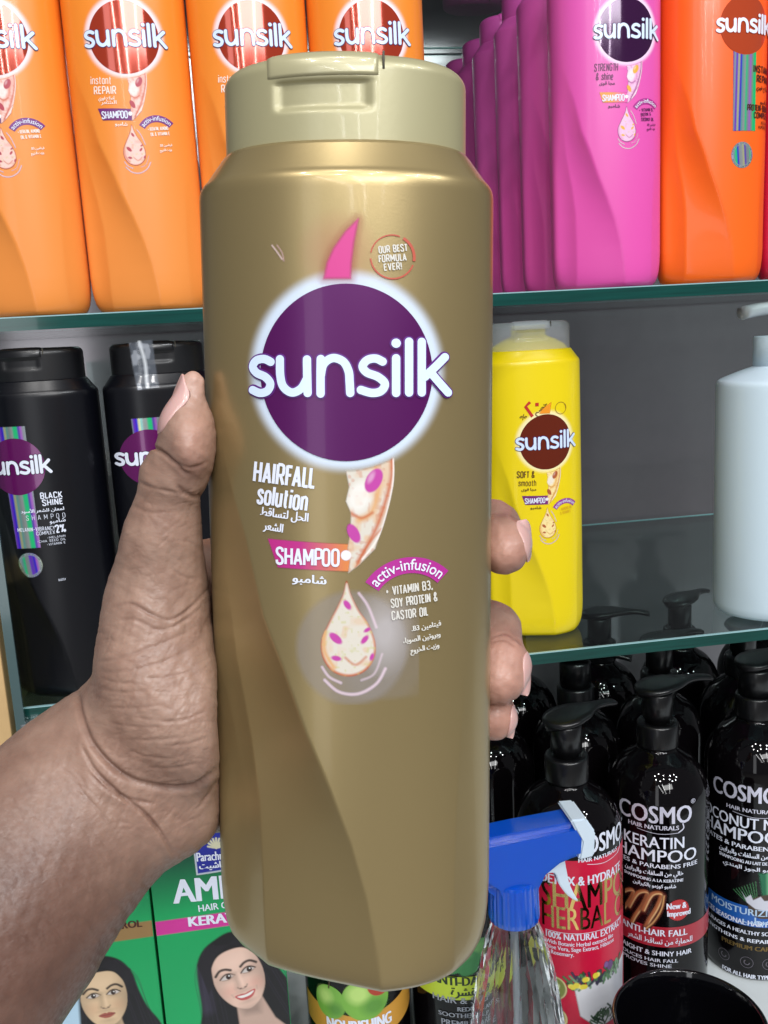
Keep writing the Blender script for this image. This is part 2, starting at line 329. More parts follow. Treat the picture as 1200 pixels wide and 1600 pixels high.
# upright glass at the far left
p = at(22, 1000, 0.612)
t = empty('side_glass', (p[0]-0.003, 0.612, ZC)); meta(t, 'upright glass side sheet at the far left below the black bottles', 'glass panel')
bm_obj('glass_pane', box_bm(-0.003,0.003,0.0015,0.39,0.0,0.56), glass, t, False)
bm_obj('glass_edge', box_bm(-0.003,0.003,-0.001,0.0013,0.0,0.56), mat('side_glass_edge',(70,92,94),0.15,coat=0.5), t, False)
o = bm_obj('cabinet_post', box_bm(-0.05,-0.0062,0.0,0.4,0,0.42,0.001), mat('post_beech_wood',(205,170,120),0.45,vary=0.15), None, False)
o.location = (p[0]-0.0035, 0.612, ZC); meta(o, 'pale wooden cabinet post at the far left edge beside the side glass', 'post')
o = bm_obj('metal_clip', box_bm(-0.004,0.006,-0.006,0.004,-0.004,0.002,0.001), mat('clip_steel',(190,200,205),0.25,metal=0.9), None)
o.location = (p[0]+0.001,0.616,ZL-0.010); meta(o, 'small steel clip holding the lower glass shelf at the left', 'clip')

# ================================================================== SHAMPOO BOTTLE KIT
A0, B0, NSH, NEXP, CB = 0.03775, 0.0270, 0.207, 2.25, 0.0222
# pose of the held bottle in camera space (also the reference frame for its label)
Sx = np.array([-0.0096,0.0813,-0.2406]); Bx = np.array([-0.0080,-0.1172,-0.2660])
Uv = (Sx-Bx)/np.linalg.norm(Sx-Bx); Rv = np.array([1,0,0])-Uv*Uv[0]; Rv /= np.linalg.norm(Rv); Yv = np.cross(Uv, Rv)
O3 = Sx-Uv*NSH
def LH(px, py, plane=-0.0256):
    """photo pixel on the held bottle's front -> label coordinates u, v in metres"""
    px = np.asarray(px,float); py = np.asarray(py,float)
    d = np.stack([(px-600)/F, -(py-800)/F, -np.ones_like(px)], -1)
    t = (plane+O3@Yv)/(d@Yv); P = d*t[...,None]-O3
    return P@Rv, P@Uv
RID1 = [(318,640),(338,710),(360,783),(380,843),(410,967),(444,1050),(479,1146),(517,1233),(550,1317),(575,1404),(592,1500),(597,1560)]
RID2 = [(322,800),(340,900),(358,1050),(383,1175),(398,1279),(404,1425),(407,1510),(408,1560)]
RID3 = [(752,900),(742,980),(733,1060),(722,1180),(716,1280),(712,1400),(712,1560)]
def ridge(pts):
    u, v = LH([p[0] for p in pts], [p[1] for p in pts]); o = np.argsort(v); return v[o], u[o]
R1, R2, R3 = ridge(RID1), ridge(RID2), ridge(RID3)
def sstep(x): x = np.clip(x,0,1); return x*x*(3-2*x)
def groove(u, v):
    r1 = np.interp(v, *R1); r2 = np.minimum(np.interp(v, *R2), r1-0.003); r3 = np.interp(v, *R3)
    g = sstep((0.152-v)/0.075)*0.0068
    w = np.maximum(r1-r2, 0.004); t = np.clip((r1-u)/w, 0, 1); d = g*(1-(1-t)**2)
    g2 = sstep((0.125-v)/0.05)*0.0052
    t2 = np.clip((r2-u)/0.016, 0, 1); d = d+g2*(1-(1-t2)**2)
    g3 = sstep((0.095-v)/0.05)*0.0022; t3 = np.clip((u-r3)/0.010,0,1); d = d+g3*(1-(1-t3)**2)
    edge = np.clip(1-(np.abs(u)/A0)**6, 0, 1)
    return d*edge
# side profile rows: v, half width, half depth
PROF = [(0.0,0.0312,0.0215),(0.0006,0.0328,0.0232),(0.0025,0.0346,0.0250),(0.0055,0.0360,0.0260),(0.0095,0.0369,0.0266),(0.0150,0.03745,0.0269),(0.022,0.03775,0.0270),
        (0.2052,0.03775,0.0270),(0.2066,0.03765,0.0269),(0.2077,0.0373,0.0266),(0.2086,0.0367,0.0260),(0.2094,0.0359,0.0254),(0.2150,0.0318,0.0232),(0.2158,0.0311,0.0227),(0.2159,0.0250,0.0160)]
PV = np.array([p[0] for p in PROF]); PA = np.array([p[1] for p in PROF]); PB = np.array([p[2] for p in PROF])
def front_y(u, v):
    a = np.interp(v, PV, PA); b = np.interp(v, PV, PB)
    q = np.clip(np.abs(u)/a, 0, 0.9999)
    return -b*(1-q**NEXP)**(1/NEXP)+groove(u, v)
def surf_h(px, py, lift=0.00012, du=0.0, dv=0.0):
    u, v = LH(px, py); u = u+du; v = v+dv
    y = front_y(u, v); e = 2e-4
    nx = (front_y(u+e, v)-front_y(u-e, v))/(2*e); L = np.sqrt(1+nx*nx)
    return np.stack([u+nx/L*lift, y-lift/L, v], -1)
def bottle_body(name, parent, material, base, halo=None, hue2=None, nf=150, dense=1.0, extra=None, lab_d=(0,0), hs=1.0):
    vs = np.arange(0.0168, 0.2050, 0.0008/dense)
    V0 = np.unique(np.round(np.concatenate([[0.0011,0.0017,0.004,0.0075,0.0122],[p[0] for p in PROF], vs[(vs < 0.2046)&(np.abs(vs-0.022) > 0.0003)]]), 6))
    nb = 28
    ph = np.linspace(-math.pi/2, math.pi/2, nf); s1 = np.sin(ph)
    pb = np.linspace(math.pi/2, 3*math.pi/2, nb)[1:-1]; s2 = np.sin(pb)
    S = np.concatenate([s1, s2]); front = np.concatenate([np.ones(nf,bool), np.zeros(nb-2,bool)])
    VV, SS = np.meshgrid(V0, S, indexing='ij'); a = np.interp(VV, PV, PA); b = np.interp(VV, PV, PB)
    Xu = a*SS; yy = b*(1-np.clip(np.abs(SS),0,1)**NEXP)**(1/NEXP)
    FR = np.broadcast_to(front, VV.shape)
    Yy = np.where(FR, -yy+groove(Xu, VV), yy-groove(-Xu, VV))
    P = np.stack([Xu, Yy, VV], -1).reshape(-1,3); nr, nc = VV.shape
    idx = np.arange(nr*nc).reshape(nr,nc); j = (np.arange(nc)+1)%nc
    q = np.stack([idx[:-1], idx[:-1][:,j], idx[1:][:,j], idx[1:]], -1).reshape(-1,4).tolist()
    q.append(list(idx[0][::-1]))
    # printed colour on the moulding: base, soft white glow round the emblem, soft patches
    C = np.zeros((nr,nc,4)); C[...,:3] = lin(base); C[...,3] = 1
    if hue2: 
        t = sstep((VV-0.03)/0.15)[...,None]; C[...,:3] = np.array(lin(hue2))*t+C[...,:3]*(1-t)
    uc, vc = LH(541,582); uc = uc+lab_d[0]; vc = vc+lab_d[1]
    if halo:
        r = np.hypot(Xu-uc, VV-vc); k = 0.000155*hs
        m = np.clip((159-r/k)/20, 0, 1); m = np.where(FR, m*m*(3-2*m), 0)[...,None]
        C[...,:3] = C[...,:3]*(1-m)+np.array(lin(halo))*m; C[...,3:] *= (1-m)
    if extra:
        for (px,py,rpx,soft,c,am) in extra:
            ux, vx = LH(px,py); k = 0.00016; r = np.hypot(Xu-ux-lab_d[0], VV-vx-lab_d[1])/k
            m = np.where(FR, np.clip((rpx-r)/soft+0.5,0,1)*am, 0)[...,None]
            C[...,:3] = C[...,:3]*(1-m)+np.array(lin(c))*m; C[...,3:] *= (1-m)
    return mesh_obj(name, P, q, material, parent, True, C.reshape(-1,4))
def sup_ring(a, b, n, y0=0.0, cnt=96, nexp=2.25):
    out = []
    for k in range(cnt):
        t = 2*math.pi*k/cnt; c, s = math.cos(t), math.sin(t)
        out.append((a*math.copysign(abs(c)**(2/nexp), c), b*math.copysign(abs(s)**(2/nexp), s)))
    return out
def cap_parts(root, m_cap, m_tab, hi=True):
    """flip cap: oval drum with a recessed thumb window under the lid's lip"""
    ca, cb = 0.0306, CB; cnt = 240 if hi else 120
    vs = [0.2156,0.2161]+list(np.arange(0.217,0.2335,0.0004 if hi else 0.0008))+[0.2340,0.2347,0.2353,0.2358,0.2360]
    ring0 = np.array(sup_ring(1,1,2.25,cnt=cnt)); V = []; cx = -0.0046
    for v in vs:
        sh = 0.0 if v < 0.2322 else (1-math.sqrt(max(0,1-((v-0.2322)/0.0039)**2)))*0.0046
        P = ring0*np.array([ca-sh, cb-sh])
        u = P[:,0]; fr = P[:,1] < 0
        wu = sstep((0.0124-np.abs(u-cx))/0.0030)*sstep((v-0.2220)/0.0024)*sstep((0.2297-v)/0.0006)
        P[:,1] += np.where(fr, wu*0.0011, 0)
        # slim seam between drum and lid
        V += [(x,y,v) for x,y in P]
    nr = len(vs); Fq = [[r*cnt+k, r*cnt+(k+1)%cnt, (r+1)*cnt+(k+1)%cnt, (r+1)*cnt+k] for r in range(nr-1) for k in range(cnt)]
    base = (nr-1)*cnt; V.append((0,0,0.2364)); Fq += [[base+k, base+(k+1)%cnt, len(V)-1] for k in range(cnt)]
    cap = mesh_obj('cap', V, Fq, m_cap, root)
    # lid lip
    bm = bmesh.new(); n = 26; secs = []
    for k in range(n+1):
        u = cx-0.0131+0.0262*k/n; y = -cb*(1-(abs(u)/ca)**2.25)**(1/2.25); endf = math.sin(math.pi*min(1,max(0,k/n)))**0.25
        h = 0.0008*endf; pr = 0.00035*endf
        secs.append([bm.verts.new((u, y+0.0035, 0.2303)), bm.verts.new((u, y-pr*0.8, 0.23035)), bm.verts.new((u, y-pr, 0.2311)), bm.verts.new((u, y-pr*0.7, 0.2336)), bm.verts.new((u, y+0.0007, 0.2352+h*0.5)), bm.verts.new((u, y+0.0035, 0.2362+h*0.75)), bm.verts.new((u, y+0.010, 0.2358+h*0.5))])
    for a, b in zip(secs[:-1], secs[1:]):
        for i in range(6): bm.faces.new((a[i], b[i], b[i+1], a[i+1]))
        bm.faces.new((a[6], b[6], b[0], a[0]))
    bm.faces.new(secs[0]); bm.faces.new(secs[-1][::-1])
    bm_obj('lid_lip', bm, m_tab, cap)
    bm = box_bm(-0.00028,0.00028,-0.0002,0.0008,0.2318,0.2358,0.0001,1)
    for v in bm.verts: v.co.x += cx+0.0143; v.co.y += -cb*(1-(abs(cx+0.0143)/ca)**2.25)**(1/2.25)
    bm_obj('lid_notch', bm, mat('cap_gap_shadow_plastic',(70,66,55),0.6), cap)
    return cap
# the rounded brand lettering, drawn in its own strokes (units: photo pixels on the held bottle)
def z7(x, y): return (360+x/3.0, 330+y/3.0)
LOGO = [
 [(192,706),(160,692),(122,699),(105,728),(124,757),(166,777),(190,808),(176,842),(140,852),(104,838)],
 [(236,694),(238,770),(252,822),(292,850),(335,832),(361,790)], [(363,696),(364,760),(366,852)],
 [(426,855),(426,760),(427,694)], [(427,770),(440,718),(482,690),(530,706),(555,750),(560,800),(563,852)],
 [(712,706),(680,692),(642,699),(620,728),(640,757),(690,777),(722,808),(706,842),(664,852),(612,838)],
 [(774,690),(774,770),(774,852)], [(834,612),(834,730),(834,850)], [(893,612),(893,730),(893,850)],
 [(1003,682),(960,726),(908,776)], [(932,752),(975,802),(1018,850)]]
def logo(root, surf, fillm, outm, w=13.0, rim=2.5, nodot=False):
    kk = Ink(); oo = Ink()
    for st in LOGO:
        P = [z7(*p) for p in st]
        kk.stroke(P, w); oo.stroke(P, w+2*rim)
    kk.disc(z7(774,620), w*0.56); oo.disc(z7(774,620), w*0.56+rim)
    oo.build('lettering_outline', lambda x,y,l: surf(x,y,l), outm, root, 0.00035)
    kk.build('brand_lettering', lambda x,y,l: surf(x,y,l), fillm, root, 0.00065)
def emblem(root, surf, material, c=(541,582), r=135):
    V = [(c[0],c[1])]; Fq = []; n = 96; rs = np.linspace(0,r,16)[1:]
    for q in rs:
        V += [(c[0]+q*math.cos(2*math.pi*k/n), c[1]+q*1.02*math.sin(2*math.pi*k/n)) for k in range(n)]
    Fq += [[0,1+k,1+(k+1)%n] for k in range(n)]
    for i in range(len(rs)-1):
        o_ = 1+i*n; Fq += [[o_+k, o_+n+k, o_+n+(k+1)%n, o_+(k+1)%n] for k in range(n)]
    V = np.array(V)
    return mesh_obj('round_emblem', surf(V[:,0], V[:,1], 0.0002), Fq, material, root)
def lock_art(step, pal):
    """twisted lock of hair and oil drop printed under the emblem; pal: cream, edge, tint, bead colours"""
    cream, edge, tint, bead, glow = pal
    a = Art(505,700,640,905,step)
    L = [(541,700),(541,735),(546,760),(541,782),(549,800),(548,830),(544,855),(548,870),(545,893),(562,880),(586,856),(596,825),(606,790),(614,755),(615,715),(606,700)]
    a.fill(a.poly(L,3), cream)
    n = a.noise(14,3); m = a.poly(L,2)
    a.fill(m*np.clip((n-0.5)*3,0,1), tint, 0.5); a.fill(m*np.clip((a.noise(6,9)-0.62)*5,0,1), edge, 0.35)
    a.fill(m*a.line([(612,700),(611,745),(600,790),(585,830),(560,875)],6,6), edge, 0.9)
    a.fill(m*a.line([(585,720),(592,760),(580,800),(562,810)],9,9), tint, 0.9)
    a.fill(m*a.ell(562,775,17,24,20,10), (236,234,230), 0.7)
    a.fill(m*a.line([(548,800),(565,808),(582,800)],4,4), edge, 0.8)
    a.fill(a.line([(614,712),(614,750),(605,795),(590,840),(566,872)],2.2,2), (245,235,228), 0.9)
    a.fill(m*a.line([(596,825),(575,850),(556,885)],3,3), edge, 0.7)
    a.fill(a.ell(584,750,12,20,28,2), bead); a.fill(a.ell(553,832,8.5,16,-28,2), bead)
    a.fill(a.ell(580,745,4,9,28,4), (255,255,255), 0.25)
    a.fill(a.ell(541,866,8,8,0,2), (238,232,240))
    a.A *= 1-a.ell(541,582,150,153,0,5)
    b = Art(460,895,655,1098,step)
    if glow is not None:
        m = b.ell(550,1010,86,88,0,10); b.fill(m, glow, 0.30)
        m = b.poly([(545,1020),(655,915),(657,1088),(520,1092)],10); b.fill(m*b.ell(600,1000,75,110,0,26), glow, 0.16)
        m = b.ell(600,985,30,46,0,40); b.fill(m, (235,230,235), 0.35)
    D = [(542,906),(548,925),(560,950),(575,972),(586,1000),(585,1025),(570,1046),(545,1054),(520,1046),(505,1025),(503,998),(514,972),(528,945),(537,925)]
    b.fill(b.poly(D,3,True), edge); 
    b.fill(b.poly([(545+(x-545)*0.94,985+(y-985)*0.955) for x,y in D],4,True), cream)
    m = b.poly(D,2,True); n = b.noise(11,8)
    b.fill(m*np.clip((n-0.6)*4,0,1), tint, 0.35); b.fill(m*np.clip((b.noise(5,4)-0.72)*5,0,1), (190,190,120), 0.5)
    b.fill(m*b.line([(508,985),(508,1015),(522,1040)],6,5), tint, 0.9)
    b.fill(m*b.line([(540,1025),(556,1036),(572,1024)],4,3), edge, 0.6)
    for x,y,rx,ry,r in ((543,943,4.5,8.5,-35),(525,995,6,12,-50),(570,997,4,8,40),(574,982,3,6,60),(526,1026,8,4,10),(581,1024,3,6,20)):
        b.fill(m*b.ell(x,y,rx,ry,r,2), bead)
    ac = (222,200,212)
    b.fill(b.line([(561,925),(575,945),(588,978)],4,3), ac, 0.75)
    b.fill(b.line([(504,1040),(515,1055),(533,1064)],4,3), ac, 0.75)
    b.fill(b.line([(508,1060),(530,1078),(560,1081),(588,1066),(602,1043)],4.5,3), ac, 0.8)
    b.fill(b.line([(565,1060),(585,1050),(597,1020)],3,3), ac, 0.6)
    return a, b
def arc_warp(c, r, a0, a1, h):
    def w(t, y):
        a = np.radians(a0+(a1-a0)*t); rr = r+y*h
        return np.stack([c[0]+rr*np.cos(a), c[1]+rr*np.sin(a)], -1)
    return w
def banner_arc(c, r, w, a0, a1, n=36):
    k = Ink(); k.ring(c, r, w, a0, a1, n); return k
WHITE = mat('white_ink', (226,232,248), 0.42)
LOGOW = mat('pale_blue_white_ink', (214,232,255), 0.35, coat=0.3)
def label_A(root, S, words, ink, inkB, emb_m, out_m, arc_m, ban_cols, pal, step, badge=True, flame=None, small=True):
    """front label: emblem, lettering, banner, lock of hair, drop, ring text"""
    s2 = lambda x,y,l=0.0002: S(x,y,l)
    emblem(root, s2, emb_m)
    logo(root, s2, LOGOW, out_m)
    a, b = lock_art(step, pal); a.build('printed_hair_lock', lambda x,y: S(x,y,0.00022), root); b.build('printed_oil_drop', lambda x,y: S(x,y,0.00014), root)
    if flame is not None:
        f = Art(480,325,585,446,step)
        fl = [(560,344),(553,380),(549,412),(548,436),(507,436),(512,412),(522,390),(540,364)]
        f.fill(f.poly(fl,26), flame[1], 0.6); f.fill(f.poly(fl,6), flame[0]); f.build('printed_flame', lambda x,y: S(x,y,0.00016), root)
    f = Art(414,838,552,895,step)
    bp = [(418,843),(550,849),(548,891),(434,887)]
    t = np.clip((f.X-470)/70,0,1)[...,None]; cc = np.array(lin(ban_cols[0]))*(1-t)+np.array(lin(ban_cols[1]))*t
    f.fill(f.poly(bp,2), cc); f.build('printed_banner', lambda x,y: S(x,y,0.00018), root)
    k = Ink()
    cond(k, 'SHAMPOO', (431,881), (531,882), 25, 0.17)
    k.build('label_text', s2, WHITE, root, 0.0004)
    k = Ink()
    for (t_, x0,y0,x1,y1,h,hv) in words: (cond(k, t_, (x0,y0), (x1,y1), h, 0.165 if hv > 1.2 else 0.12, 0.25) if t_[0] < 'z' else k.text(t_, (x0,y0), (x1,y1), h, 0.0, heavy=hv))
    k.build('variant_text', s2, ink, root, 0.0003)
    kk = banner_arc((641,955), 72, 25, 214, 316); kk.build('arc_banner', s2, arc_m, root, 0.0002)
    k = Ink(); k.text('activ-infusion', (0,0),(1,0),1, 0.008, warp=arc_warp((641,955),65,217,313,17)); k.build('arc_text', s2, WHITE, root, 0.0004)
    k = Ink()
    for (t_,x0,y0,x1,y1,h) in (small or []): (cond(k, t_, (x0,y0),(x1,y1), h, 0.17, 0.26) if t_[0] < 'z' and '\uFEE6' not in t_ else k.text(t_, (x0,y0),(x1,y1), h, 0.0, heavy=0.45))
    if k.n: k.build('small_print', s2, inkB, root, 0.0003)
    k = Ink()
    if badge:
        for (t_,x0,y0,x1,y1) in (('OUR BEST',592,397,636,392),('FORMULA',592,411,635,407),('EVER!',600,424,628,421)): cond(k, t_, (x0,y0),(x1,y1), 10.5, 0.19, 0.27)
    if k.n: k.build('badge_text', s2, inkB, root, 0.0003)
AR_SH = '\uFEEE\uFE92\uFEE3\uFE8E\uFEB7'
def rv(s): return s
# contextual letter forms, already in visual (left to right) order
AR_HAIRFALL = '\uFEC2\uFED7\uFE8E\uFEB4\uFE98\uFEDF \uFEDE\uFEA4\uFEDF\uFE8D'     # الحل لتساقط
AR_SHAAR = '\uFEAE\uFECC\uFEB8\uFEDF\uFE8D'                                       # الشعر
AR_VIT = '.B3 \uFEE6\uFEF4\uFEE3\uFE8E\uFE98\uFEF4\uFED3'
AR_SOY = '\u060C\uFE8E\uFEF3\uFEEE\uFEBC\uFEDF\uFE8D \uFEE6\uFEF4\uFE97\uFEEE\uFEAE\uFE91\uFEED'
AR_CAST = '\uFECA\uFEED\uFEAE\uFEA8\uFEDF\uFE8D \uFE96\uFEF3\uFEAF\uFEED'
SMALL_A = [('+ VITAMIN B3,',603,929,676,922,13),('SOY PROTEIN &',611,948,684,941,13),('CASTOR OIL',612,967,668,963,13),
           (AR_VIT,643,986,689,981,8),(AR_SOY,630,1004,688,998,8),(AR_CAST,641,1020,686,1015,8)]
AR_SUBA = '\uFEEF\uFEEE\uFED7 \uFE8E\uFEA0\uFEE3'
# ---- held bottle
root = empty('shampoo_bottle'); Rw = np.stack([CR@Rv, CR@Yv, CR@Uv], 1); Ow = cam2w(O3)
root.matrix_world = Matrix([[Rw[0,0],Rw[0,1],Rw[0,2],Ow[0]],[Rw[1,0],Rw[1,1],Rw[1,2],Ow[1]],[Rw[2,0],Rw[2,1],Rw[2,2],Ow[2]],[0,0,0,1]])
meta(root, 'large golden brown shampoo bottle held upright in the hand, purple round emblem', 'shampoo bottle')
gold = mat_col('gold_pearl_plastic', 0.33, metal=0.62, coat=0.22, metal_attr=True, bump=0.02, bscale=1600)
bottle_body('body', root, gold, (163,144,101), halo=(206,220,238), nf=230, dense=1.6, extra=[(528,395,34,60,(170,80,70),0.35)])
capm = mat('cap_khaki_pearl', (168,162,126), 0.38, metal=0.2, coat=0.15, bump=0.02, bscale=800)
cap_parts(root, capm, mat('cap_lip_khaki', (172,166,131), 0.30, metal=0.16, coat=0.25))
purple = mat('emblem_purple', (88,16,92), 0.30, metal=0.3, coat=0.25)
rimpurple = mat('lettering_rim_purple', (96,36,128), 0.4)
W_A = [('HAIRFALL',394,753,491,762,31,2.0),('solution',400,787,480,797,29,1.5),(AR_HAIRFALL,406,806,482,814,13,0.6),(AR_SHAAR,411,828,442,832,13,0.6),(AR_SH,458,908,510,911,13,0.8)]
PAL_A = ((214,208,196),(190,98,56),(216,164,108),(188,66,160),(170,165,165))
label_A(root, surf_h, W_A, WHITE, mat('small_ink_pale',(214,212,205),0.45), purple, rimpurple, mat('magenta_ink',(176,46,146),0.4), ((186,44,132),(216,130,72)), PAL_A, 0.9, True, ((206,56,138),(176,70,60)), SMALL_A)
k = Ink(); k.ring((613,402),34,2.6,20,175); k.ring((613,402),34,4.5,-60,10,20); k.ring((613,402),34,2,190,290,20)
k.build('badge_ring', lambda x,y,l: surf_h(x,y,l), mat('badge_red_ink',(186,84,64),0.4), root, 0.0002)
# faint dry splash mark above the emblem
f = Art(410,350,460,420,1.2); f.fill(f.line([(425,383),(432,392),(441,405)],2.4,2), (215,190,185), 0.8); f.fill(f.line([(433,383),(441,395),(444,408)],1.8,2), (205,170,165), 0.7)
f.build('printed_sparkle', lambda x,y: surf_h(x,y,0.00016), root)
HELD = root

# ================================================================== HAND
def hand():
    g = 0.00075
    x0, x1, y0, y1, z0, z1 = -0.150, 0.056, -0.158, 0.047, 0.176, 0.318       # camera space, z = depth
    X = np.arange(x0,x1,g,dtype=np.float32)[:,None,None]; Y = np.arange(y0,y1,g,dtype=np.float32)[None,:,None]; Z = np.arange(z0,z1,g,dtype=np.float32)[None,None,:]
    def P(px,py,z): return np.array([(px-600)/F*z, -(py-800)/F*z, z], np.float32)
    def caps(a, b, ra, rb):                      # tapered capsule, radii in photo pixels
        A, B = P(*a), P(*b); ra = ra/F*a[2]; rb = rb/F*b[2]; d = B-A; L2 = float(d@d)
        t = np.clip(((X-A[0])*d[0]+(Y-A[1])*d[1]+(Z-A[2])*d[2])/L2, 0, 1)
        return np.sqrt((X-A[0]-t*d[0])**2+(Y-A[1]-t*d[1])**2+(Z-A[2]-t*d[2])**2)-(ra+(rb-ra)*t)
    def ell(c, r, zr, rot=0):                    # ellipsoid: pixel radii (rx, ry), depth radius in m
        C = P(*c); rx, ry = r[0]/F*c[2], r[1]/F*c[2]; cc, ss = math.cos(rad(rot)), math.sin(rad(rot))
        x = (X-C[0])*cc+(Y-C[1])*ss; y = -(X-C[0])*ss+(Y-C[1])*cc; z = Z-C[2]
        q = np.sqrt((x/rx)**2+(y/ry)**2+(z/zr)**2)
        return (q-1)*min(rx,ry,zr)*0.9
    def smin(a, b, k):
        h = np.clip(0.5+0.5*(b-a)/k, 0, 1); return b*(1-h)+a*h-k*h*(1-h)
    # thumb
    S = caps((302,598,.232),(292,668,.233),19,35)
    S = smin(S, caps((292,668,.233),(280,735,.236),36,41), 0.004)
    S = smin(S, ell((299,700,.231),(30,46),0.0085,8), 0.005)                  # pulp
    S = smin(S, caps((264,748,.237),(256,830,.242),46,49), 0.005)
    S = smin(S, caps((256,830,.242),(251,925,.250),50,59), 0.006)
    # thenar mass, heel, palm edge
    S = smin(S, ell((244,1035,.253),(90,165),0.0225,-4), 0.012)
    S = smin(S, ell((325,1080,.268),(50,120),0.016), 0.008)
    S = smin(S, ell((300,1110,.252),(95,120),0.022,20), 0.008)
    S2 = ell((292,1256,.262),(72,66),0.019,35)
    S = smin(S, S2, 0.006)
    S = smin(S, caps((330,900,.284),(345,1230,.285),58,62), 0.012)            # palm behind the bottle
    S = smin(S, caps((440,890,.300),(430,1190,.298),50,46), 0.014)
    # wrist and forearm, coming towards the photographer
    S = smin(S, caps((208,1176,.262),(146,1238,.258),110,130), 0.014)
    S = smin(S, caps((146,1238,.258),(10,1390,.244),131,166), 0.014)
    S = smin(S, caps((10,1390,.244),(-172,1630,.218),166,228), 0.014)
    # fingers behind the bottle, tips coming round its right side
    def finger(pts, k=0.003):
        r = None
        for a, b in zip(pts[:-1], pts[1:]):
            c = caps(a[:3], b[:3], a[3], b[3]); r = c if r is None else smin(r, c, k)
        return r
    S = smin(S, finger([(420,860,.303,42),(590,830,.302,42),(735,812,.293,42),(770,824,.276,41),(785,850,.262,41),(789,861,.258,36)]), 0.006)
    fm = finger([(430,980,.304,42),(600,960,.303,42),(728,960,.294,42),(768,985,.279,42),(780,1040,.266,45),(779,1062,.262,40)])
    S = smin(S, fm, 0.005)
    fr = finger([(430,1085,.304,40),(600,1090,.302,40),(730,1085,.293,40),(760,1100,.277,39),(770,1120,.268,37)])
    S = np.minimum(S, fr) if False else smin(S, fr, 0.0018)
    S = smin(S, finger([(430,1170,.296,34),(560,1190,.294,34),(680,1200,.288,33),(715,1195,.276,31)]), 0.004)
    # flesh pressed behind the bottle's side: it stops at the plastic
    pxf = 600+F*X/Z; pyf = 800-F*Y/Z
    edge = np.interp(pyf.ravel(), [500,700,900,1050,1200,1400], [310,322,333,338,343,348]).reshape(pyf.shape).astype(np.float32)
    cut = np.minimum((pxf-edge)*Z/F, np.minimum((0.266-Z), (pyf-840)*Z/F*0.5)); cut = np.where(pxf > 560, -1.0, cut)
    h = np.clip(0.5+0.5*(S-cut)/0.004, 0, 1); S = np.where(cut > -0.02, cut*(1-h)+S*h+0.004*h*(1-h), S).astype(np.float32); del cut, pxf, pyf, edge, h
    # ---- surface nets
    def nets(S):
        s = S < 0; nx, ny, nz = S.shape
        cnt = np.zeros((nx-1,ny-1,nz-1), np.uint8)
        for i in (0,1):
            for j in (0,1):
                for k in (0,1): cnt += s[i:nx-1+i, j:ny-1+j, k:nz-1+k]
        act = (cnt > 0) & (cnt < 8); ids = -np.ones(cnt.shape, np.int32); I = np.argwhere(act); ids[act] = np.arange(len(I))
        acc = np.zeros((len(I),3)); num = np.zeros(len(I))
        off = [(i,j,k) for i in (0,1) for j in (0,1) for k in (0,1)]
        cv = {o: S[I[:,0]+o[0], I[:,1]+o[1], I[:,2]+o[2]] for o in off}
        for a in off:
            for ax in range(3):
                if a[ax] == 0:
                    b = list(a); b[ax] = 1; b = tuple(b); va, vb = cv[a], cv[b]; m = (va < 0) != (vb < 0)
                    t = np.where(m, va/np.where(m, va-vb, 1), 0)
                    p = np.array(a, float)[None,:]+t[:,None]*(np.array(b)-np.array(a))[None,:]
                    acc[m] += p[m]; num[m] += 1
        V = (I+acc/num[:,None])*g+np.array([x0,y0,z0]); Q = []
        for ax in range(3):
            u, v = (ax+1)%3, (ax+2)%3
            sl = [slice(None)]*3; sh = [slice(None)]*3; sl[ax] = slice(0,-1); sh[ax] = slice(1,None)
            sa, sb = s[tuple(sl)], s[tuple(sh)]; E = np.argwhere(sa != sb)
            ok = (E[:,u] > 0) & (E[:,v] > 0) & (E[:,u] < S.shape[u]-1) & (E[:,v] < S.shape[v]-1); E = E[ok]
            flip = sa[E[:,0],E[:,1],E[:,2]]
            du = np.zeros(3,int); du[u] = 1; dv = np.zeros(3,int); dv[v] = 1
            q = [ids[tuple((E-a).T)] for a in (du+dv, dv, du*0, du)]
            q = np.stack(q, -1); q[~flip] = q[~flip][:, ::-1]; Q.append(q)
        return V, np.concatenate(Q)
    V, Q = nets(S)
    # normals
    def vnorm(V):
        fn = np.cross(V[Q[:,2]]-V[Q[:,0]], V[Q[:,3]]-V[Q[:,1]]); N = np.zeros_like(V)
        for k in range(4): np.add.at(N, Q[:,k], fn)
        return N/(np.linalg.norm(N, axis=1)[:,None]+1e-12)
    for _ in range(3):                            # light relaxing
        A = np.zeros_like(V); c = np.zeros(len(V))
        for k in range(4):
            np.add.at(A, Q[:,k], V[Q[:,(k+1)%4]]); np.add.at(c, Q[:,k], 1)
            np.add.at(A, Q[:,k], V[Q[:,(k-1)%4]]); np.add.at(c, Q[:,k], 1)
        V = V*0.5+0.5*A/c[:,None]
    # one level of subdivision for the fine folds
    E = np.concatenate([np.stack([Q[:,k], Q[:,(k+1)%4]],1) for k in range(4)]); Es = np.sort(E,1)
    key = Es[:,0].astype(np.int64)*len(V)+Es[:,1]; uk, inv = np.unique(key, return_inverse=True)
    em = 0.5*(V[uk//len(V)]+V[uk%len(V)]); fm_ = V[Q].mean(1); nV = len(V); nE = len(uk); nQ = len(Q)
    ei = inv.reshape(4, nQ)+nV; fi = np.arange(nQ)+nV+nE; V = np.concatenate([V, em, fm_])
    Q = np.concatenate([np.stack([Q[:,k], ei[k], fi, ei[(k-1)%4]],1) for k in range(4)])
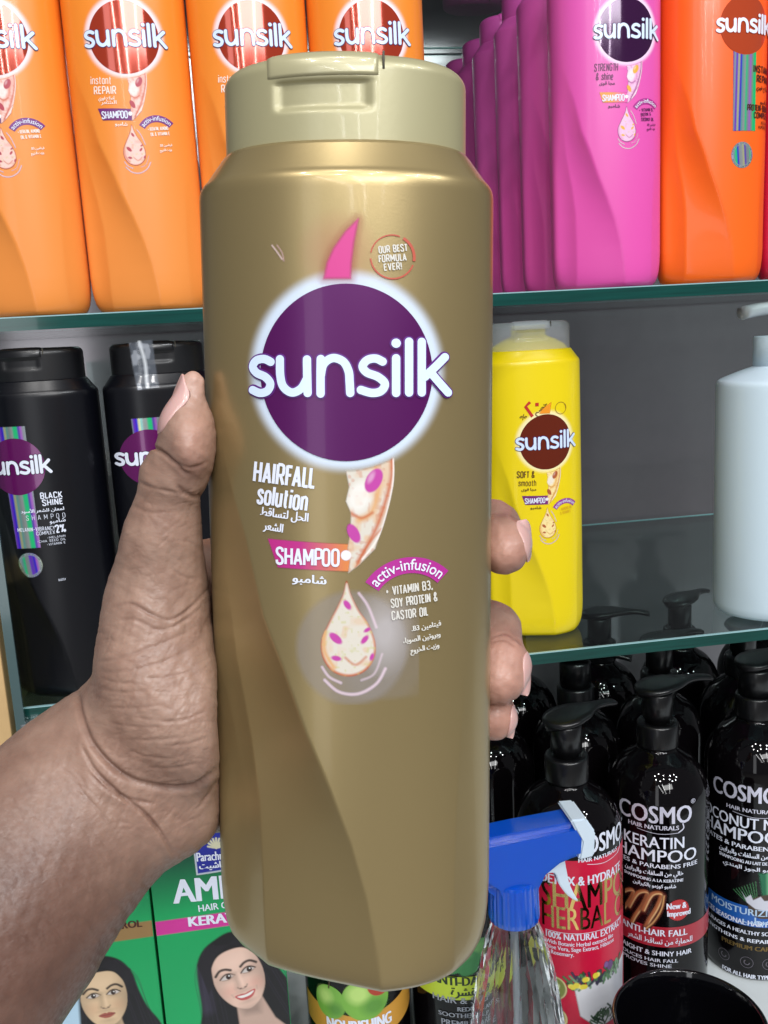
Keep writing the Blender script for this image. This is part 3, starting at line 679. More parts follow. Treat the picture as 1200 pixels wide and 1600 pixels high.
    for _ in range(2):
        A = np.zeros_like(V); c = np.zeros(len(V))
        for k in range(4):
            np.add.at(A, Q[:,k], V[Q[:,(k+1)%4]]); np.add.at(c, Q[:,k], 1)
            np.add.at(A, Q[:,k], V[Q[:,(k-1)%4]]); np.add.at(c, Q[:,k], 1)
        V = V*0.5+0.5*A/c[:,None]
    N = vnorm(V)
    cen = V.mean(0)
    if ((V-cen)*N).sum(1).mean() < 0: N = -N
    px = 600+F*V[:,0]/V[:,2]; py = 800-F*V[:,1]/V[:,2]
    facing = N[:,2] < 0.25                       # creases belong to the side one can see
    D = np.zeros(len(V)); dark = np.zeros(len(V))
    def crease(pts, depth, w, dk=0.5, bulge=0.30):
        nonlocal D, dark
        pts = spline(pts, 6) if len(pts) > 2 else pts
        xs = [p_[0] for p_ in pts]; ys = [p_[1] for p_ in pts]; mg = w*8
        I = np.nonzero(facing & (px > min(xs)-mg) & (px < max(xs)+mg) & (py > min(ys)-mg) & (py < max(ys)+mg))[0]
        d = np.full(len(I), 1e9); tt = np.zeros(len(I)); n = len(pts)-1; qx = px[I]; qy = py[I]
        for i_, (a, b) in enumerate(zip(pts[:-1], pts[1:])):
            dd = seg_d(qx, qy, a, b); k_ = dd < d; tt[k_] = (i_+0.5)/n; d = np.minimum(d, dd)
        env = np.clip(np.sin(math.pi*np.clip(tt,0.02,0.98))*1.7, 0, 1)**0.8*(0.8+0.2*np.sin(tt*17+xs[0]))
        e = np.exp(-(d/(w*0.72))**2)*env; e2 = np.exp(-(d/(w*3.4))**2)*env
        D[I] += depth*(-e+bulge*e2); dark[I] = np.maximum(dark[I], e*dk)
    m = 0.001
    # thumb joint folds
    crease([(214,722),(235,700),(262,712),(285,735),(300,742)], 0.9*m, 4.5, 0.6)
    crease([(226,690),(250,705),(272,722),(300,730),(322,722)], 0.5*m, 4, 0.4)
    crease([(212,752),(240,762),(270,768),(296,772)], 0.35*m, 4, 0.35)
    crease([(208,790),(232,800),(262,800)], 0.25*m, 4, 0.3)
    crease([(276,758),(290,770),(308,776),(316,770)], 0.8*m, 5, 0.6)
    # thumb base and thenar folds
    crease([(172,950),(205,944),(240,962),(268,968),(300,948),(330,915)], 0.55*m, 4.0, 0.5)
    crease([(172,972),(210,968),(250,985),(290,968),(316,948)], 0.4*m, 4, 0.4)
    crease([(150,1035),(190,1028),(240,1010),(300,985)], 0.28*m, 4, 0.25)
    crease([(148,1050),(200,1048),(260,1032),(315,1005)], 0.22*m, 4, 0.25)
    crease([(270,890),(285,900),(305,905)], 0.3*m, 4, 0.3)
    for i, (xa,ya,xb,yb) in enumerate(((150,1075,230,1080),(160,1105,260,1100),(170,1128,250,1136),(190,1155,290,1150),(200,1172,270,1186),(225,1060,300,1048),(250,1130,325,1110),(232,1200,310,1192),(160,1060,215,1066),(260,1165,330,1150),(205,1120,300,1125))):
        crease([(xa,ya),((xa+xb)/2,(ya+yb)/2+4),(xb,yb)], 0.22*m, 3.4, 0.28)
    # fold between the thumb mass and the heel, wrist folds
    crease([(120,1075),(128,1120),(150,1170),(195,1212),(250,1230),(305,1226),(350,1190)], 1.7*m, 7, 0.75, 0.25)
    crease([(128,1165),(150,1205),(190,1243),(225,1270),(250,1300),(272,1338)], 1.2*m, 4.6, 0.75)
    crease([(138,1205),(170,1235),(210,1250),(245,1256)], 0.6*m, 4.5, 0.45)
    crease([(110,1215),(150,1262),(190,1310)], 0.3*m, 4, 0.25)
    crease([(343,1215),(325,1240),(310,1262)], 0.6*m, 5, 0.4)
    crease([(762,806),(778,800),(800,806),(812,818)], 0.35*m, 3.5, 0.4); crease([(768,996),(788,990),(808,1000),(820,1012)], 0.45*m, 3.5, 0.5); crease([(766,1004),(786,1000),(806,1010)], 0.3*m, 3, 0.4); crease([(766,1104),(780,1100),(794,1106)], 0.3*m, 3, 0.4)
    for k in range(380):                          # fine lines on the forearm and palm heel
        if k < 60: cx, cy = rng.uniform(0,170), rng.uniform(1210,1480); an = rad(rng.uniform(20,70))
        elif k < 100: cx, cy = rng.uniform(205,310), rng.uniform(760,960); an = rad(rng.uniform(-50,60))
        else: cx, cy = rng.uniform(150,325), rng.uniform(960,1300); an = rad(rng.choice([rng.uniform(-30,12), rng.uniform(-75,-40)]))
        L = rng.uniform(6,26); dx, dy = math.cos(an)*L, math.sin(an)*L
        crease([(cx-dx,cy-dy),(cx+3,cy-3),(cx+dx,cy+dy)], rng.uniform(0.04,0.13)*m, 2.4, 0.15)
    # soft lumps (tendons, fat pads)
    nz = np.sin(px*0.043+1.3*np.sin(py*0.021))*np.sin(py*0.037+0.7)*0.00022
    D += nz
    ra = np.random.default_rng(11)
    for _k in range(26):                          # uneven flesh: many small waves in random directions
        an = ra.uniform(0, math.pi); wl = ra.uniform(9, 34); ph = ra.uniform(0, 6.3)
        D += np.sin((px*math.cos(an)+py*math.sin(an))*2*math.pi/wl+ph+1.5*np.sin(px*0.03+py*0.02+ph))*0.0000085*(wl/12)*(0.55+0.45*sstep((px-110)/90))
    V = V+N*D[:,None]
    # skin tone: palm side lighter and pinker, forearm browner; shade on finger tops and creases painted in
    def blend(c0, c1, t): return c0*(1-t[:,None])+c1*t[:,None]
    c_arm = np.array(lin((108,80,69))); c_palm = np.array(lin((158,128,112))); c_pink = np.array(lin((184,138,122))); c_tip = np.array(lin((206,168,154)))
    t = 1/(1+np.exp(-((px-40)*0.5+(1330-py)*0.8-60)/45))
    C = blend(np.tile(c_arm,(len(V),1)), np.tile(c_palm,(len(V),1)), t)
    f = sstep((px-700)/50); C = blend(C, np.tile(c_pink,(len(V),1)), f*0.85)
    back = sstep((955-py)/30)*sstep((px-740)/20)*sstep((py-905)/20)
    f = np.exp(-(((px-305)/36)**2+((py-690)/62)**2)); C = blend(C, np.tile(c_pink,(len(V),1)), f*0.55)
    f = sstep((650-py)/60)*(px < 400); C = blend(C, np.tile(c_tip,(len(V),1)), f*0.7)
    f = sstep((px-735)/20)*np.clip(np.exp(-((py-955)/36)**2)+0.8*np.exp(-((py-800)/24)**2),0,1); C = blend(C, np.tile(c_palm*0.75,(len(V),1)), f*0.8)  # finger tops darkened in the colour where less light reaches them
    C = blend(C, C*np.array([0.50,0.38,0.36]), np.clip(dark*0.75,0,0.75))  # crease darkening: mild pigment plus shade put into the colour
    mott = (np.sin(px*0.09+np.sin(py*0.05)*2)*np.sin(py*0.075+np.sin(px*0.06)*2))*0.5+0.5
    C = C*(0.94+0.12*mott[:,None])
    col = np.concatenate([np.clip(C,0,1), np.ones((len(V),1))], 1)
    # camera space here has z = depth (forward), turn into world space
    def tow(A): A = np.asarray(A,float); return cam2w(np.stack([A[...,0],A[...,1],-A[...,2]],-1))
    skin, nt, b = new_mat('skin')
    a_ = nt.nodes.new('ShaderNodeAttribute'); a_.attribute_name = 'Col'; tc = nt.nodes.new('ShaderNodeTexCoord')
    n1 = nt.nodes.new('ShaderNodeTexNoise'); n1.inputs['Scale'].default_value = 130; n1.inputs['Detail'].default_value = 5
    mx = nt.nodes.new('ShaderNodeMix'); mx.data_type = 'RGBA'; mx.blend_type = 'MULTIPLY'; mx.inputs[0].default_value = 0.5
    cr = nt.nodes.new('ShaderNodeValToRGB'); cr.color_ramp.elements[0].position = 0.3; cr.color_ramp.elements[0].color = (0.62,0.52,0.5,1); cr.color_ramp.elements[1].position = 0.65; cr.color_ramp.elements[1].color = (1,1,1,1)
    nt.links.new(tc.outputs['Object'], n1.inputs['Vector']); nt.links.new(n1.outputs[0], cr.inputs[0]); nt.links.new(a_.outputs['Color'], mx.inputs[6]); nt.links.new(cr.outputs[0], mx.inputs[7]); nt.links.new(mx.outputs[2], b.inputs['Base Color'])
    n3 = nt.nodes.new('ShaderNodeTexNoise'); n3.inputs['Scale'].default_value = 900; n3.inputs['Detail'].default_value = 2; nt.links.new(tc.outputs['Object'], n3.inputs['Vector'])
    mr = nt.nodes.new('ShaderNodeMapRange'); mr.inputs[1].default_value = 0.35; mr.inputs[2].default_value = 0.7; mr.inputs[3].default_value = 0.36; mr.inputs[4].default_value = 0.6
    nt.links.new(n3.outputs[0], mr.inputs[0]); nt.links.new(mr.outputs[0], b.inputs['Roughness'])
    b.inputs['Subsurface Weight'].default_value = 0.12; b.inputs['Subsurface Scale'].default_value = 0.004; b.inputs['Subsurface Radius'].default_value = (1,0.4,0.25)
    vo = nt.nodes.new('ShaderNodeTexVoronoi'); vo.feature = 'DISTANCE_TO_EDGE'; vo.inputs['Scale'].default_value = 620
    mp = nt.nodes.new('ShaderNodeMapping'); mp.inputs['Scale'].default_value = (1,1,1.8); nt.links.new(tc.outputs['Object'], mp.inputs[0]); nt.links.new(mp.outputs[0], vo.inputs['Vector'])
    n2 = nt.nodes.new('ShaderNodeTexNoise'); n2.inputs['Scale'].default_value = 260; n2.inputs['Detail'].default_value = 6; nt.links.new(mp.outputs[0], n2.inputs['Vector'])
    ad = nt.nodes.new('ShaderNodeMath'); ad.operation = 'ADD'; ml = nt.nodes.new('ShaderNodeMath'); ml.operation = 'MULTIPLY'; ml.inputs[1].default_value = 0.35
    nt.links.new(vo.outputs[0], ml.inputs[0]); nt.links.new(ml.outputs[0], ad.inputs[0]); nt.links.new(n2.outputs[0], ad.inputs[1])
    bp = nt.nodes.new('ShaderNodeBump'); bp.inputs['Strength'].default_value = 0.34; bp.inputs['Distance'].default_value = 0.0004
    nt.links.new(ad.outputs[0], bp.inputs['Height']); nt.links.new(bp.outputs[0], b.inputs['Normal'])
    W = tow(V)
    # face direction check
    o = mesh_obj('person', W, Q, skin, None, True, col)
    bm = bmesh.new(); bm.from_mesh(o.data); bmesh.ops.recalc_face_normals(bm, faces=bm.faces); bm.to_mesh(o.data); bm.free(); o.data.shade_smooth()
    meta(o, 'bare forearm and left hand gripping the golden bottle, thumb pointing up', 'person')
    # ---- nails: thin shells laid on the fingertips
    nail_m = mat('fingernail', (204,162,156), 0.3, coat=0.25, sss=0.1)
    def sdf(p):
        i = (p-np.array([x0,y0,z0]))/g; i = np.clip(i, 0, np.array(S.shape)-1.001); a = i.astype(int); f = i-a; r = 0
        for dx in (0,1):
            for dy in (0,1):
                for dz in (0,1):
                    w = (f[...,0] if dx else 1-f[...,0])*(f[...,1] if dy else 1-f[...,1])*(f[...,2] if dz else 1-f[...,2])
                    r = r+w*S[a[...,0]+dx, a[...,1]+dy, a[...,2]+dz]
        return r
    def nail(c, n, t, hw, hl, free=0.0, point=0.0):
        C0 = P(*c).astype(float); n = np.array(n,float); n /= np.linalg.norm(n); t = np.array(t,float); t -= n*(t@n); t /= np.linalg.norm(t); s = np.cross(n, t)
        nu, nv = 17, 25; Vn = []; 
        a, b_ = np.meshgrid(np.linspace(-1,1,nu), np.linspace(-1,1,nv))
        # squarish outline with rounded base and tip
        wf = np.sqrt(np.clip(1-np.abs(b_)**3.2,0,1))*(1-point*np.clip(b_,0,1)**1.5)
        Pp = C0+(a*wf*hw)[...,None]*s+(b_*hl)[...,None]*t+n*0.009
        off = np.zeros(a.shape)
        for _ in range(34): off = off+np.clip(sdf(Pp-n*off[...,None]),-0.002,0.002)*0.7
        c0 = off[nv//2,nu//2]; off = np.minimum(off, c0+0.0012+0.0026*np.abs(a)**2*wf); Pp = Pp-n*off[...,None]
        lift = 0.00012+0.00035*np.clip(1-np.maximum(np.abs(a),np.abs(b_))**2,0,1)+free*np.clip(b_-0.55,0,1)**1.2*0.004
        Pp = Pp+n*lift[...,None]+t*(free*np.clip(b_-0.7,0,1)*0.004)[...,None]
        top = Pp.reshape(-1,3); bot = (Pp-n*0.0006).reshape(-1,3); ix = np.arange(nu*nv).reshape(nv,nu); Fq = []
        for i in range(nv-1):
            for j in range(nu-1): Fq.append([ix[i,j],ix[i,j+1],ix[i+1,j+1],ix[i+1,j]]); Fq.append([x+nu*nv for x in (ix[i+1,j],ix[i+1,j+1],ix[i,j+1],ix[i,j])])
        ring = list(ix[0])+list(ix[1:,-1])+list(ix[-1,:-1][::-1])+list(ix[1:-1,0][::-1])
        for i in range(len(ring)): p, q = ring[i], ring[(i+1)%len(ring)]; Fq.append([p, p+nu*nv, q+nu*nv, q])
        Wv = tow(np.concatenate([top,bot]))
        mesh_obj('fingernail', Wv, Fq, nail_m, o)
    # directions in camera space: x right, y up, z forward
    nail((275,634,.232), (-0.76,0.22,-0.62), (0.38,0.92,0.05), 0.0058, 0.0080, 0.05, 0.55)
    nail((808,846,.262), (0.66,0.10,-0.74), (0.16,-0.95,-0.28), 0.0050, 0.0060, 0.08, 0.2)
    nail((811,1052,.266), (0.68,0.10,-0.73), (0.10,-0.97,-0.22), 0.0048, 0.0062, 0.08, 0.2)
    nail((795,1126,.268), (0.74,0.0,-0.66), (0.12,-0.97,-0.20), 0.0040, 0.0048, 0.08, 0.2)
    return o
HAND = hand()

# ================================================================== BACKGROUND SHAMPOO BOTTLES (same moulding)
def plastic(name, rough=0.3, coat=0.25, metal=0.0): return mat_col(name, rough, metal=metal, coat=coat, metal_attr=metal > 0, bump=0.02, bscale=700)
def oval_bottle(label, kind, loc, rotz, group):
    r = empty('shampoo_bottle', loc, rotz); meta(r, label, 'shampoo bottle', group); KINDS[kind](r); return r
def kind_A(body, halo,  emb, words, ink, ban, pal, capc, hue2=None, flame=None, rim=(70,40,110), small=None, inkB=(240,225,215), arcc=(120,50,130), frost=False, extra=None, badge=False, lab=(1.0,0,0)):
    def f(r):
        sc_, du_, dv_ = lab
        surf_k = lambda x,y,l=0.00012: surf_h(541+(np.asarray(x,float)-541)*sc_, 582+(np.asarray(y,float)-582)*sc_, l, du=du_, dv=dv_)
        n = '_%d_%d_%d' % body
        bottle_body('body', r, plastic('moulded_plastic'+n, 0.34, 0.2), body, halo=halo, hue2=hue2, nf=110, dense=0.7, lab_d=(du_,dv_), hs=sc_)
        if frost: cap_parts(r, frost_cap(), frost_cap(), False)
        else: cap_parts(r, mat('cap'+n, capc, 0.35, coat=0.2), mat('cap_lip'+n, tuple(min(255,int(c*1.08)) for c in capc), 0.3, coat=0.2), False)
        label_A(r, surf_k, words, mat('ink_%d%d%d' % ink, ink, 0.4), mat('ink_%d%d%d' % inkB, inkB, 0.4), mat('emblem_%d%d%d' % emb, emb, 0.10, metal=0.35, coat=0.8), mat('rim_%d%d%d' % rim, rim, 0.4), mat('arc_%d%d%d' % arcc, arcc, 0.4), ban, pal, 2.0, badge, flame, small)
        if extra: extra(r)
    return f
def frost_cap():
    if 'frosted_cap' in MATS: return MATS['frosted_cap']
    m, nt, b = new_mat('frosted_cap'); b.inputs['Base Color'].default_value = (*lin((205,205,212)),1); b.inputs['Roughness'].default_value = 0.35; b.inputs['Alpha'].default_value = 0.36
    b.inputs['Coat Weight'].default_value = 0.4; MATS['frosted_cap'] = m; return m
def neck_cone(r):
    bm = bmesh.new(); R = []
    for v, a, b in ((0.2158,0.0298,0.0208),(0.2190,0.0272,0.0190),(0.2225,0.0210,0.0165),(0.2252,0.0145,0.0135),(0.2262,0.0128,0.0125),(0.2335,0.0124,0.012)):
        R.append([bm.verts.new((x,y,v)) for x,y in sup_ring(a,b,2,cnt=48,nexp=2.0)])
    for a, b in zip(R[:-1], R[1:]):
        for k in range(48): bm.faces.new((a[k],a[(k+1)%48],b[(k+1)%48],b[k]))
    bm.faces.new(R[-1]); bm_obj('neck', bm, mat('yellow_neck',(240,222,16),0.4), r)
def yellow_extra(r):
    neck_cone(r); sk = lambda x,y,l=0.0002: surf_h(541+(np.asarray(x,float)-541)*0.97,582+(np.asarray(y,float)-582)*0.97,l,du=0.0022,dv=-0.0120); s2 = sk
    f = Art(440,380,580,470,1.5); f.fill(f.poly([(568,385),(560,440),(505,440),(520,415)],5), (240,150,30)); f.build('printed_flame', lambda x,y: sk(x,y,0.00016), r)
    k = Ink(); k.stroke([(458,378),(436,400),(470,452)], 15, cap=False, smooth=False); k.stroke([(484,392),(502,392)], 17, cap=False)
    k.build('discount_number', s2, mat('promo_red_ink',(190,40,30),0.4), r, 0.0003)
    k = Ink(); k.text('%', (418,470),(444,452),22, 0, heavy=0.5); k.text('\uFEE2\uFEBC\uFEA7', (486,446),(548,394),18, 0, heavy=0.8)
    k.build('discount_text', s2, mat('promo_dark_ink',(90,50,20),0.4), r, 0.0003)
    k = Ink(); k.ring((620,418),30,3,10,330); k.ring((620,418),30,6,-40,10,16); k.build('badge_ring', s2, mat('badge_olive_ink',(150,110,30),0.4), r, 0.0002)
HOLO = mat_col('hologram_foil', 0.2, metal=0.75, coat=0.5)
def holo_art(a, x0, x1, seed, slant=0.0):
    r = np.random.default_rng(seed); t = (a.X-x0-slant*(a.Y-a.Y.min()))/(x1-x0)
    cols = [(150,160,170),(120,60,220),(60,40,230),(200,205,150),(120,180,175),(150,165,160),(170,175,178),(60,220,150),(40,230,140),(110,80,200),(190,120,220),(160,170,175)]
    k = len(cols); q = np.clip(t,0,0.999)*k; i = q.astype(int); f = sstep(q-i)[...,None]; Lc = np.array([lin(c) for c in cols]); Lc = Lc[r.permutation(k)] if seed else Lc
    C = Lc[i]*(1-f)+Lc[np.minimum(i+1,k-1)]*f; return C
def label_B(r, dx, lines, ink, emb_m, out_m, seed=0, slant=0.04, sc=0.89, P1=None, seal=(553,1052), dv=0.0, lean=0.11):
    """rear style label: foil strip, emblem, right aligned lettering, round foil seal"""
    S = lambda x,y,l=0.0002: surf_h(541+(np.asarray(x,float)-541)*sc,582+(np.asarray(y,float)-582)*sc,l,du=dx,dv=dv)
    P1 = P1 or [(470,388),(604,386),(606,560),(612,972),(500,974),(486,700)]; xs_ = [q[0] for q in P1]; ys_ = [q[1] for q in P1]
    a = Art(min(xs_)-5,min(ys_)-5,max(xs_)+5,max(ys_)+5,3)
    a.fill(a.poly(P1,3), holo_art(a,P1[0][0],P1[1][0],seed,slant)); a.build('foil_strip', lambda x,y: S(x,y,0.00015), r, HOLO_A)
    emblem(r, S, emb_m); logo(r, S, WHITE, out_m, w=15, rim=2.0)
    cx_, cy_ = seal; a = Art(cx_-60,cy_-62,cx_+60,cy_+62,3); a.fill(a.ell(cx_,cy_,57,57,0,3), holo_art(a,cx_-58,cx_+58,seed+1,0.1)); a.fill(a.ell(cx_,cy_,57,57,0,3)*(1-a.ell(cx_,cy_,46,46,0,3)), (190,205,210), 0.7); a.build('foil_seal', lambda x,y: S(x,y,0.00015), r, HOLO_A)
    k = Ink(); k.text('COLOR OF YOUR HAIR SEALED SHINE', (0,0),(1,0),1,0, warp=arc_warp(seal,48,180,520,7)); k.build('seal_text', S, mat('seal_grey_ink',(90,100,105),0.4), r, 0.0003)
    k = Ink()
    for (t_,x0,y0,x1,y1,h,hv) in lines: sh_ = lean*(y0-582); (cond(k, t_, (x0-sh_,y0),(x1-sh_,y1), h, 0.20 if hv > 1.2 else 0.14 if hv > 0.55 else 0.09, 0.26) if t_[0] < 'z' else k.text(t_, (x0-sh_,y0),(x1-sh_,y1), h, 0.0, heavy=hv))
    k.build('label_text', S, ink, r, 0.0003)
HOLO_A = mat_col('hologram_foil_cut', 0.22, metal=0.5, coat=0.5, alpha=True)
AR_BLK = '\uFEA9\uFEEE\uFEB3\uFEF7\uFE8D \uFEAE\uFECC\uFEB8\uFEE0\uFEDF \uFEE5\uFE8E\uFECC\uFEE4\uFEDF'
def kind_black(r):
    bottle_body('body', r, plastic('black_moulded', 0.30, 0.0), (8,9,16), nf=100, dense=0.6)
    cap_parts(r, mat('black_cap',(11,12,16),0.42,coat=0.08), mat('black_cap_lip',(14,15,19),0.3,coat=0.2), False)
    label_B(r, -0.0145, [('BLACK',654,741,755,741,27,1.5),('SHINE',663,775,758,773,27,1.5),(AR_BLK,564,806,761,802,15,0.8),('S H A M P O O',589,841,767,838,22,0.5),(AR_SH,697,860,767,857,18,0.8),
        ('MELANIN-VIBRANCY',548,894,721,891,17,1.0),('COMPLEX',636,913,721,911,16,1.0),('2%',725,908,770,904,35,1.6),('-MELANIN',685,933,767,929,10,0.7),('-CHIA SEED OIL',640,949,767,944,10,0.7),('-VITAMIN E',685,965,767,960,10,0.7),('GLOSSY',735,1133,768,1131,9,1)],
        WHITE, mat('emblem_plum',(104,22,96),0.2,metal=0.3,coat=0.7), mat('rim_black',(20,16,30),0.4), 0)
def kind_orangered(r):
    bottle_body('body', r, plastic('orange_red_moulded', 0.34, 0.22), (246,104,22), hue2=(250,96,20), nf=100, dense=0.7)
    cap_parts(r, mat('cap_orange_red',(240,104,30),0.35,coat=0.2), mat('cap_lip_orange_red',(250,120,40),0.3,coat=0.2), False)
    label_B(r, 0.0120, [('INSTANT',590,795,712,795,30,1.4),('REPAIR',612,838,712,838,30,1.4),('\uFEF1\uFEAE\uFEEE\uFED3 \uFEA1\uFEFC\uFEBB\uFE87',612,872,708,870,18,0.8),(AR_SH,640,935,708,932,20,0.8),('PROTEIN-BOND',560,968,712,966,25,1.4),('COMPLEX',600,1000,712,998,25,1.4),('KERATIN',650,1026,712,1024,14,1),('ALMOND OIL',630,1046,712,1044,14,1)],
        mat('dark_brown_ink',(70,30,20),0.4), mat('emblem_rust',(196,74,36),0.12,metal=0.3,coat=0.7), mat('rim_rust',(190,70,40),0.4), 5, 0.0, 0.90, [(478,690),(606,690),(612,1058),(488,1060)], (541,1165), 0.0050, 0)
PAL_O = ((240,200,190),(196,84,50),(214,130,110),(176,50,70),None)
PAL_P = ((238,190,222),(150,60,130),(222,150,200),(226,170,60),None)
PAL_Y = ((250,226,160),(206,140,60),(236,180,100),(176,92,50),None)
SM_O = [('+ KERATIN, ALMOND',603,929,680,922,12),('OIL & VITAMIN E',612,948,684,941,12),(AR_VIT,643,986,689,981,9),(AR_CAST,641,1004,686,998,9)]
SM_P = [('+ VITAMIN B,',603,929,676,922,13),('BIOTIN &',611,948,664,941,13),('COCONUT OIL',612,967,678,963,13),(AR_VIT,643,986,689,981,9),(AR_CAST,641,1004,686,998,9)]
KINDS = {
 'orange': kind_A((238,146,68),(246,222,226),(178,58,32),[('instant',398,752,478,757,28,0.8),('REPAIR',408,790,494,793,27,1.4),('\uFEF1\uFEAE\uFEEE\uFED3 \uFEA1\uFEFC\uFEBB\uFE87',424,812,486,814,13,0.6),(AR_SHAAR,432,828,492,830,13,0.6),(AR_SH,480,908,526,911,13,0.8)],(246,226,214),((112,34,116),(112,34,116)),PAL_O,(238,132,40),(240,140,44),small=SM_O),
 'pink': kind_A((226,84,172),(244,214,240),(60,14,66),[('STRENGTH',394,753,500,755,30,1.2),('& shine',402,790,478,793,28,0.6),(AR_SUBA,416,812,486,814,14,0.6),(AR_SH,458,908,510,911,13,0.8)],(88,34,84),((230,150,60),(226,84,172)),PAL_P,(214,84,170),(224,90,178),small=SM_P,inkB=(96,34,90),arcc=(170,50,140),rim=(60,20,80),lab=(0.94,0.0082,0.0018)),
 'yellow': kind_A((238,212,12),(250,238,180),(120,40,14),[('SOFT &',394,753,480,755,30,1.3),('smooth',402,793,486,796,28,0.8),(AR_SUBA,416,818,486,820,14,0.6),(AR_SH,458,908,510,911,13,0.8)],(92,56,16),((112,34,116),(126,44,120)),PAL_Y,(200,200,205),small=[('+ ALMOND OIL',605,929,676,922,13),('& VITAMIN E',611,948,670,941,13)],inkB=(222,180,30),arcc=(150,60,150),rim=(70,30,110),frost=True,extra=yellow_extra,badge=False,lab=(0.97,0.0022,-0.0120)),
 'black': kind_black, 'orangered': kind_orangered}
def dup(src, loc, rotz, label):
    c = copy_tree(src); c.location = loc; c.rotation_euler = (0,0,rotz); c['label'] = label; return c
YA = YS+0.0278
G = 'orange oval bottles on the upper shelf'
a = oval_bottle('orange bottle with its whole red emblem visible, second from the left on the upper shelf', 'orange', (-0.0532,YA,ZU+0.0003), rad(1), G)
dup(a, (-0.1292,YA,ZU+0.0003), rad(-1), 'orange bottle cut off by the left edge of the photo')
dup(a, (0.0232,YA+0.001,ZU+0.0003), rad(2), 'orange bottle half hidden behind the left side of the gold bottle cap')
dup(a, (0.0996,YA,ZU+0.0003), rad(-1), 'orange bottle directly above the right half of the gold bottle cap')
G = 'pink oval bottles in a row going back on the upper shelf'
a = oval_bottle('pink bottle with a dark purple emblem at the front of its row', 'pink', (0.2632,YA+0.001,ZU+0.0003), rad(-7), G)
for i, nm in enumerate(('second', 'third', 'fourth', 'fifth', 'sixth')):
    dup(a, (0.2610+0.001*(i%2)-0.0012*i,YA+0.001+0.062*(i+1),ZU+0.0003), rad(-7+i*2), nm+' pink bottle back in the row behind the front pink one')
oval_bottle('orange red bottle with a foil strip and rust emblem beside the pink bottle', 'orangered', (0.3420,YA+0.002,ZU+0.0003), rad(-3), 'oval bottles at the right of the upper shelf')
def crimson(r):
    bottle_body('body', r, plastic('crimson_moulded',0.34,0.2), (190,20,60), nf=80, dense=0.4); cap_parts(r, mat('cap_crimson',(180,24,60),0.35), mat('cap_lip_crimson',(190,30,66),0.3), False)
KINDS['crimson'] = crimson
oval_bottle('crimson bottle, only a thin sliver at the right edge of the upper shelf', 'crimson', (0.4192,YA+0.002,ZU+0.0003), 0, 'oval bottles at the right of the upper shelf')
G = 'black oval bottles on the middle shelf'
a = oval_bottle('black bottle with a foil strip at the far left of the middle shelf', 'black', (-0.1322,YA+0.001,ZL+0.0003), rad(-1), G)
b = dup(a, (-0.0540,YA+0.004,ZL+0.0003), rad(12), 'black bottle with clear tape on its cap, partly behind the thumb')
f = Art(0,0,30,62,1.0); n = f.noise(7,5); f.fill(f.poly([(2,3),(27,0),(29,60),(5,62)],2), (120,128,140), 0.45); f.fill(f.line([(13,2),(17,30),(16,58)],3,3), (235,240,245), 0.75); f.fill(f.poly([(2,3),(27,0),(29,60),(5,62)],2)*np.clip((n-0.62)*5,0,1), (200,205,215), 0.4)
def tape_s(x, y):
    u = -0.0205+np.asarray(x)/1750; v = 0.2375-np.asarray(y)/1950
    yy = -CB*(1-np.clip(np.abs(u)/0.0306,0,1)**2.25)**(1/2.25)-0.0016
    yy = np.where(v < 0.2158, np.minimum(yy, front_y(u,v)-0.0006), yy); return np.stack([u,yy,v],-1)
f.build('clear_tape', tape_s, b, mat_col('clear_tape_film',0.15,coat=1.0,alpha=True))
oval_bottle('yellow bottle with a frosted clear cap and brown emblem on the middle shelf', 'yellow', (0.2130,0.6740,ZL+0.0003), rad(2), 'bottles at the right of the middle shelf')

# ================================================================== LATHE HELPERS, WHITE PUMP BOTTLE
def lathe(prof, n=64, cap_ends=True):
    bm = bmesh.new(); R = []
    for r, z in prof: R.append([bm.verts.new((r*math.cos(2*math.pi*k/n), r*math.sin(2*math.pi*k/n), z)) for k in range(n)])
    for a, b in zip(R[:-1], R[1:]):
        for k in range(n): bm.faces.new((a[k],a[(k+1)%n],b[(k+1)%n],b[k]))
    if cap_ends: bm.faces.new(R[0][::-1]); bm.faces.new(R[-1])
    return bm
def sp(prof, n=5): return spline(prof, n)
p = at(1121, 800, 0.655); cx = p[0]+0.0500
t = empty('lotion_bottle', (cx,0.664,ZL+0.0003)); meta(t, 'tall pale blue white pump bottle cut by the right edge on the middle shelf', 'pump bottle', 'bottles at the right of the middle shelf')
wm = mat('white_hdpe', (208,228,240), 0.38, coat=0.15, bump=0.02)
bm_obj('body', lathe([(0.036,0),(0.040,0.0012),(0.0418,0.004),(0.0425,0.009),(0.0425,0.1765)]+sp([(0.0425,0.1775),(0.0418,0.182),(0.038,0.185),(0.024,0.1905),(0.0165,0.193),(0.0145,0.1945)])), wm, t)
bm_obj('collar', lathe([(0.0158,0.1930),(0.0158,0.2150),(0.0150,0.2160),(0.006,0.2161)]), mat('white_collar',(196,214,224),0.4), t)
bm_obj('pump_stem', lathe([(0.0048,0.2156),(0.0048,0.2315)]), mat('clear_stem',(190,200,206),0.2,coat=0.5), t)
bm = bmesh.new(); prof = []
for k in range(15):
    x = -0.014+0.041*(k/14); w = 0.0135*math.cos(min(1,max(0,(x)/0.040))*1.25); 
    if x < 0: w = 0.0135*math.sqrt(max(0.02,1-(x/0.0142)**2))
    zt = 0.2375-0.0016*(x/0.02)**2*(1 if x > 0 else 0); prof.append([bm.verts.new((-x, y*w, zz)) for y,zz in ((-1,zt),(-0.9,zt+0.003),(0,zt+0.0042),(0.9,zt+0.003),(1,zt),(0.8,zt-0.004),(0,zt-0.006),(-0.8,zt-0.004))])
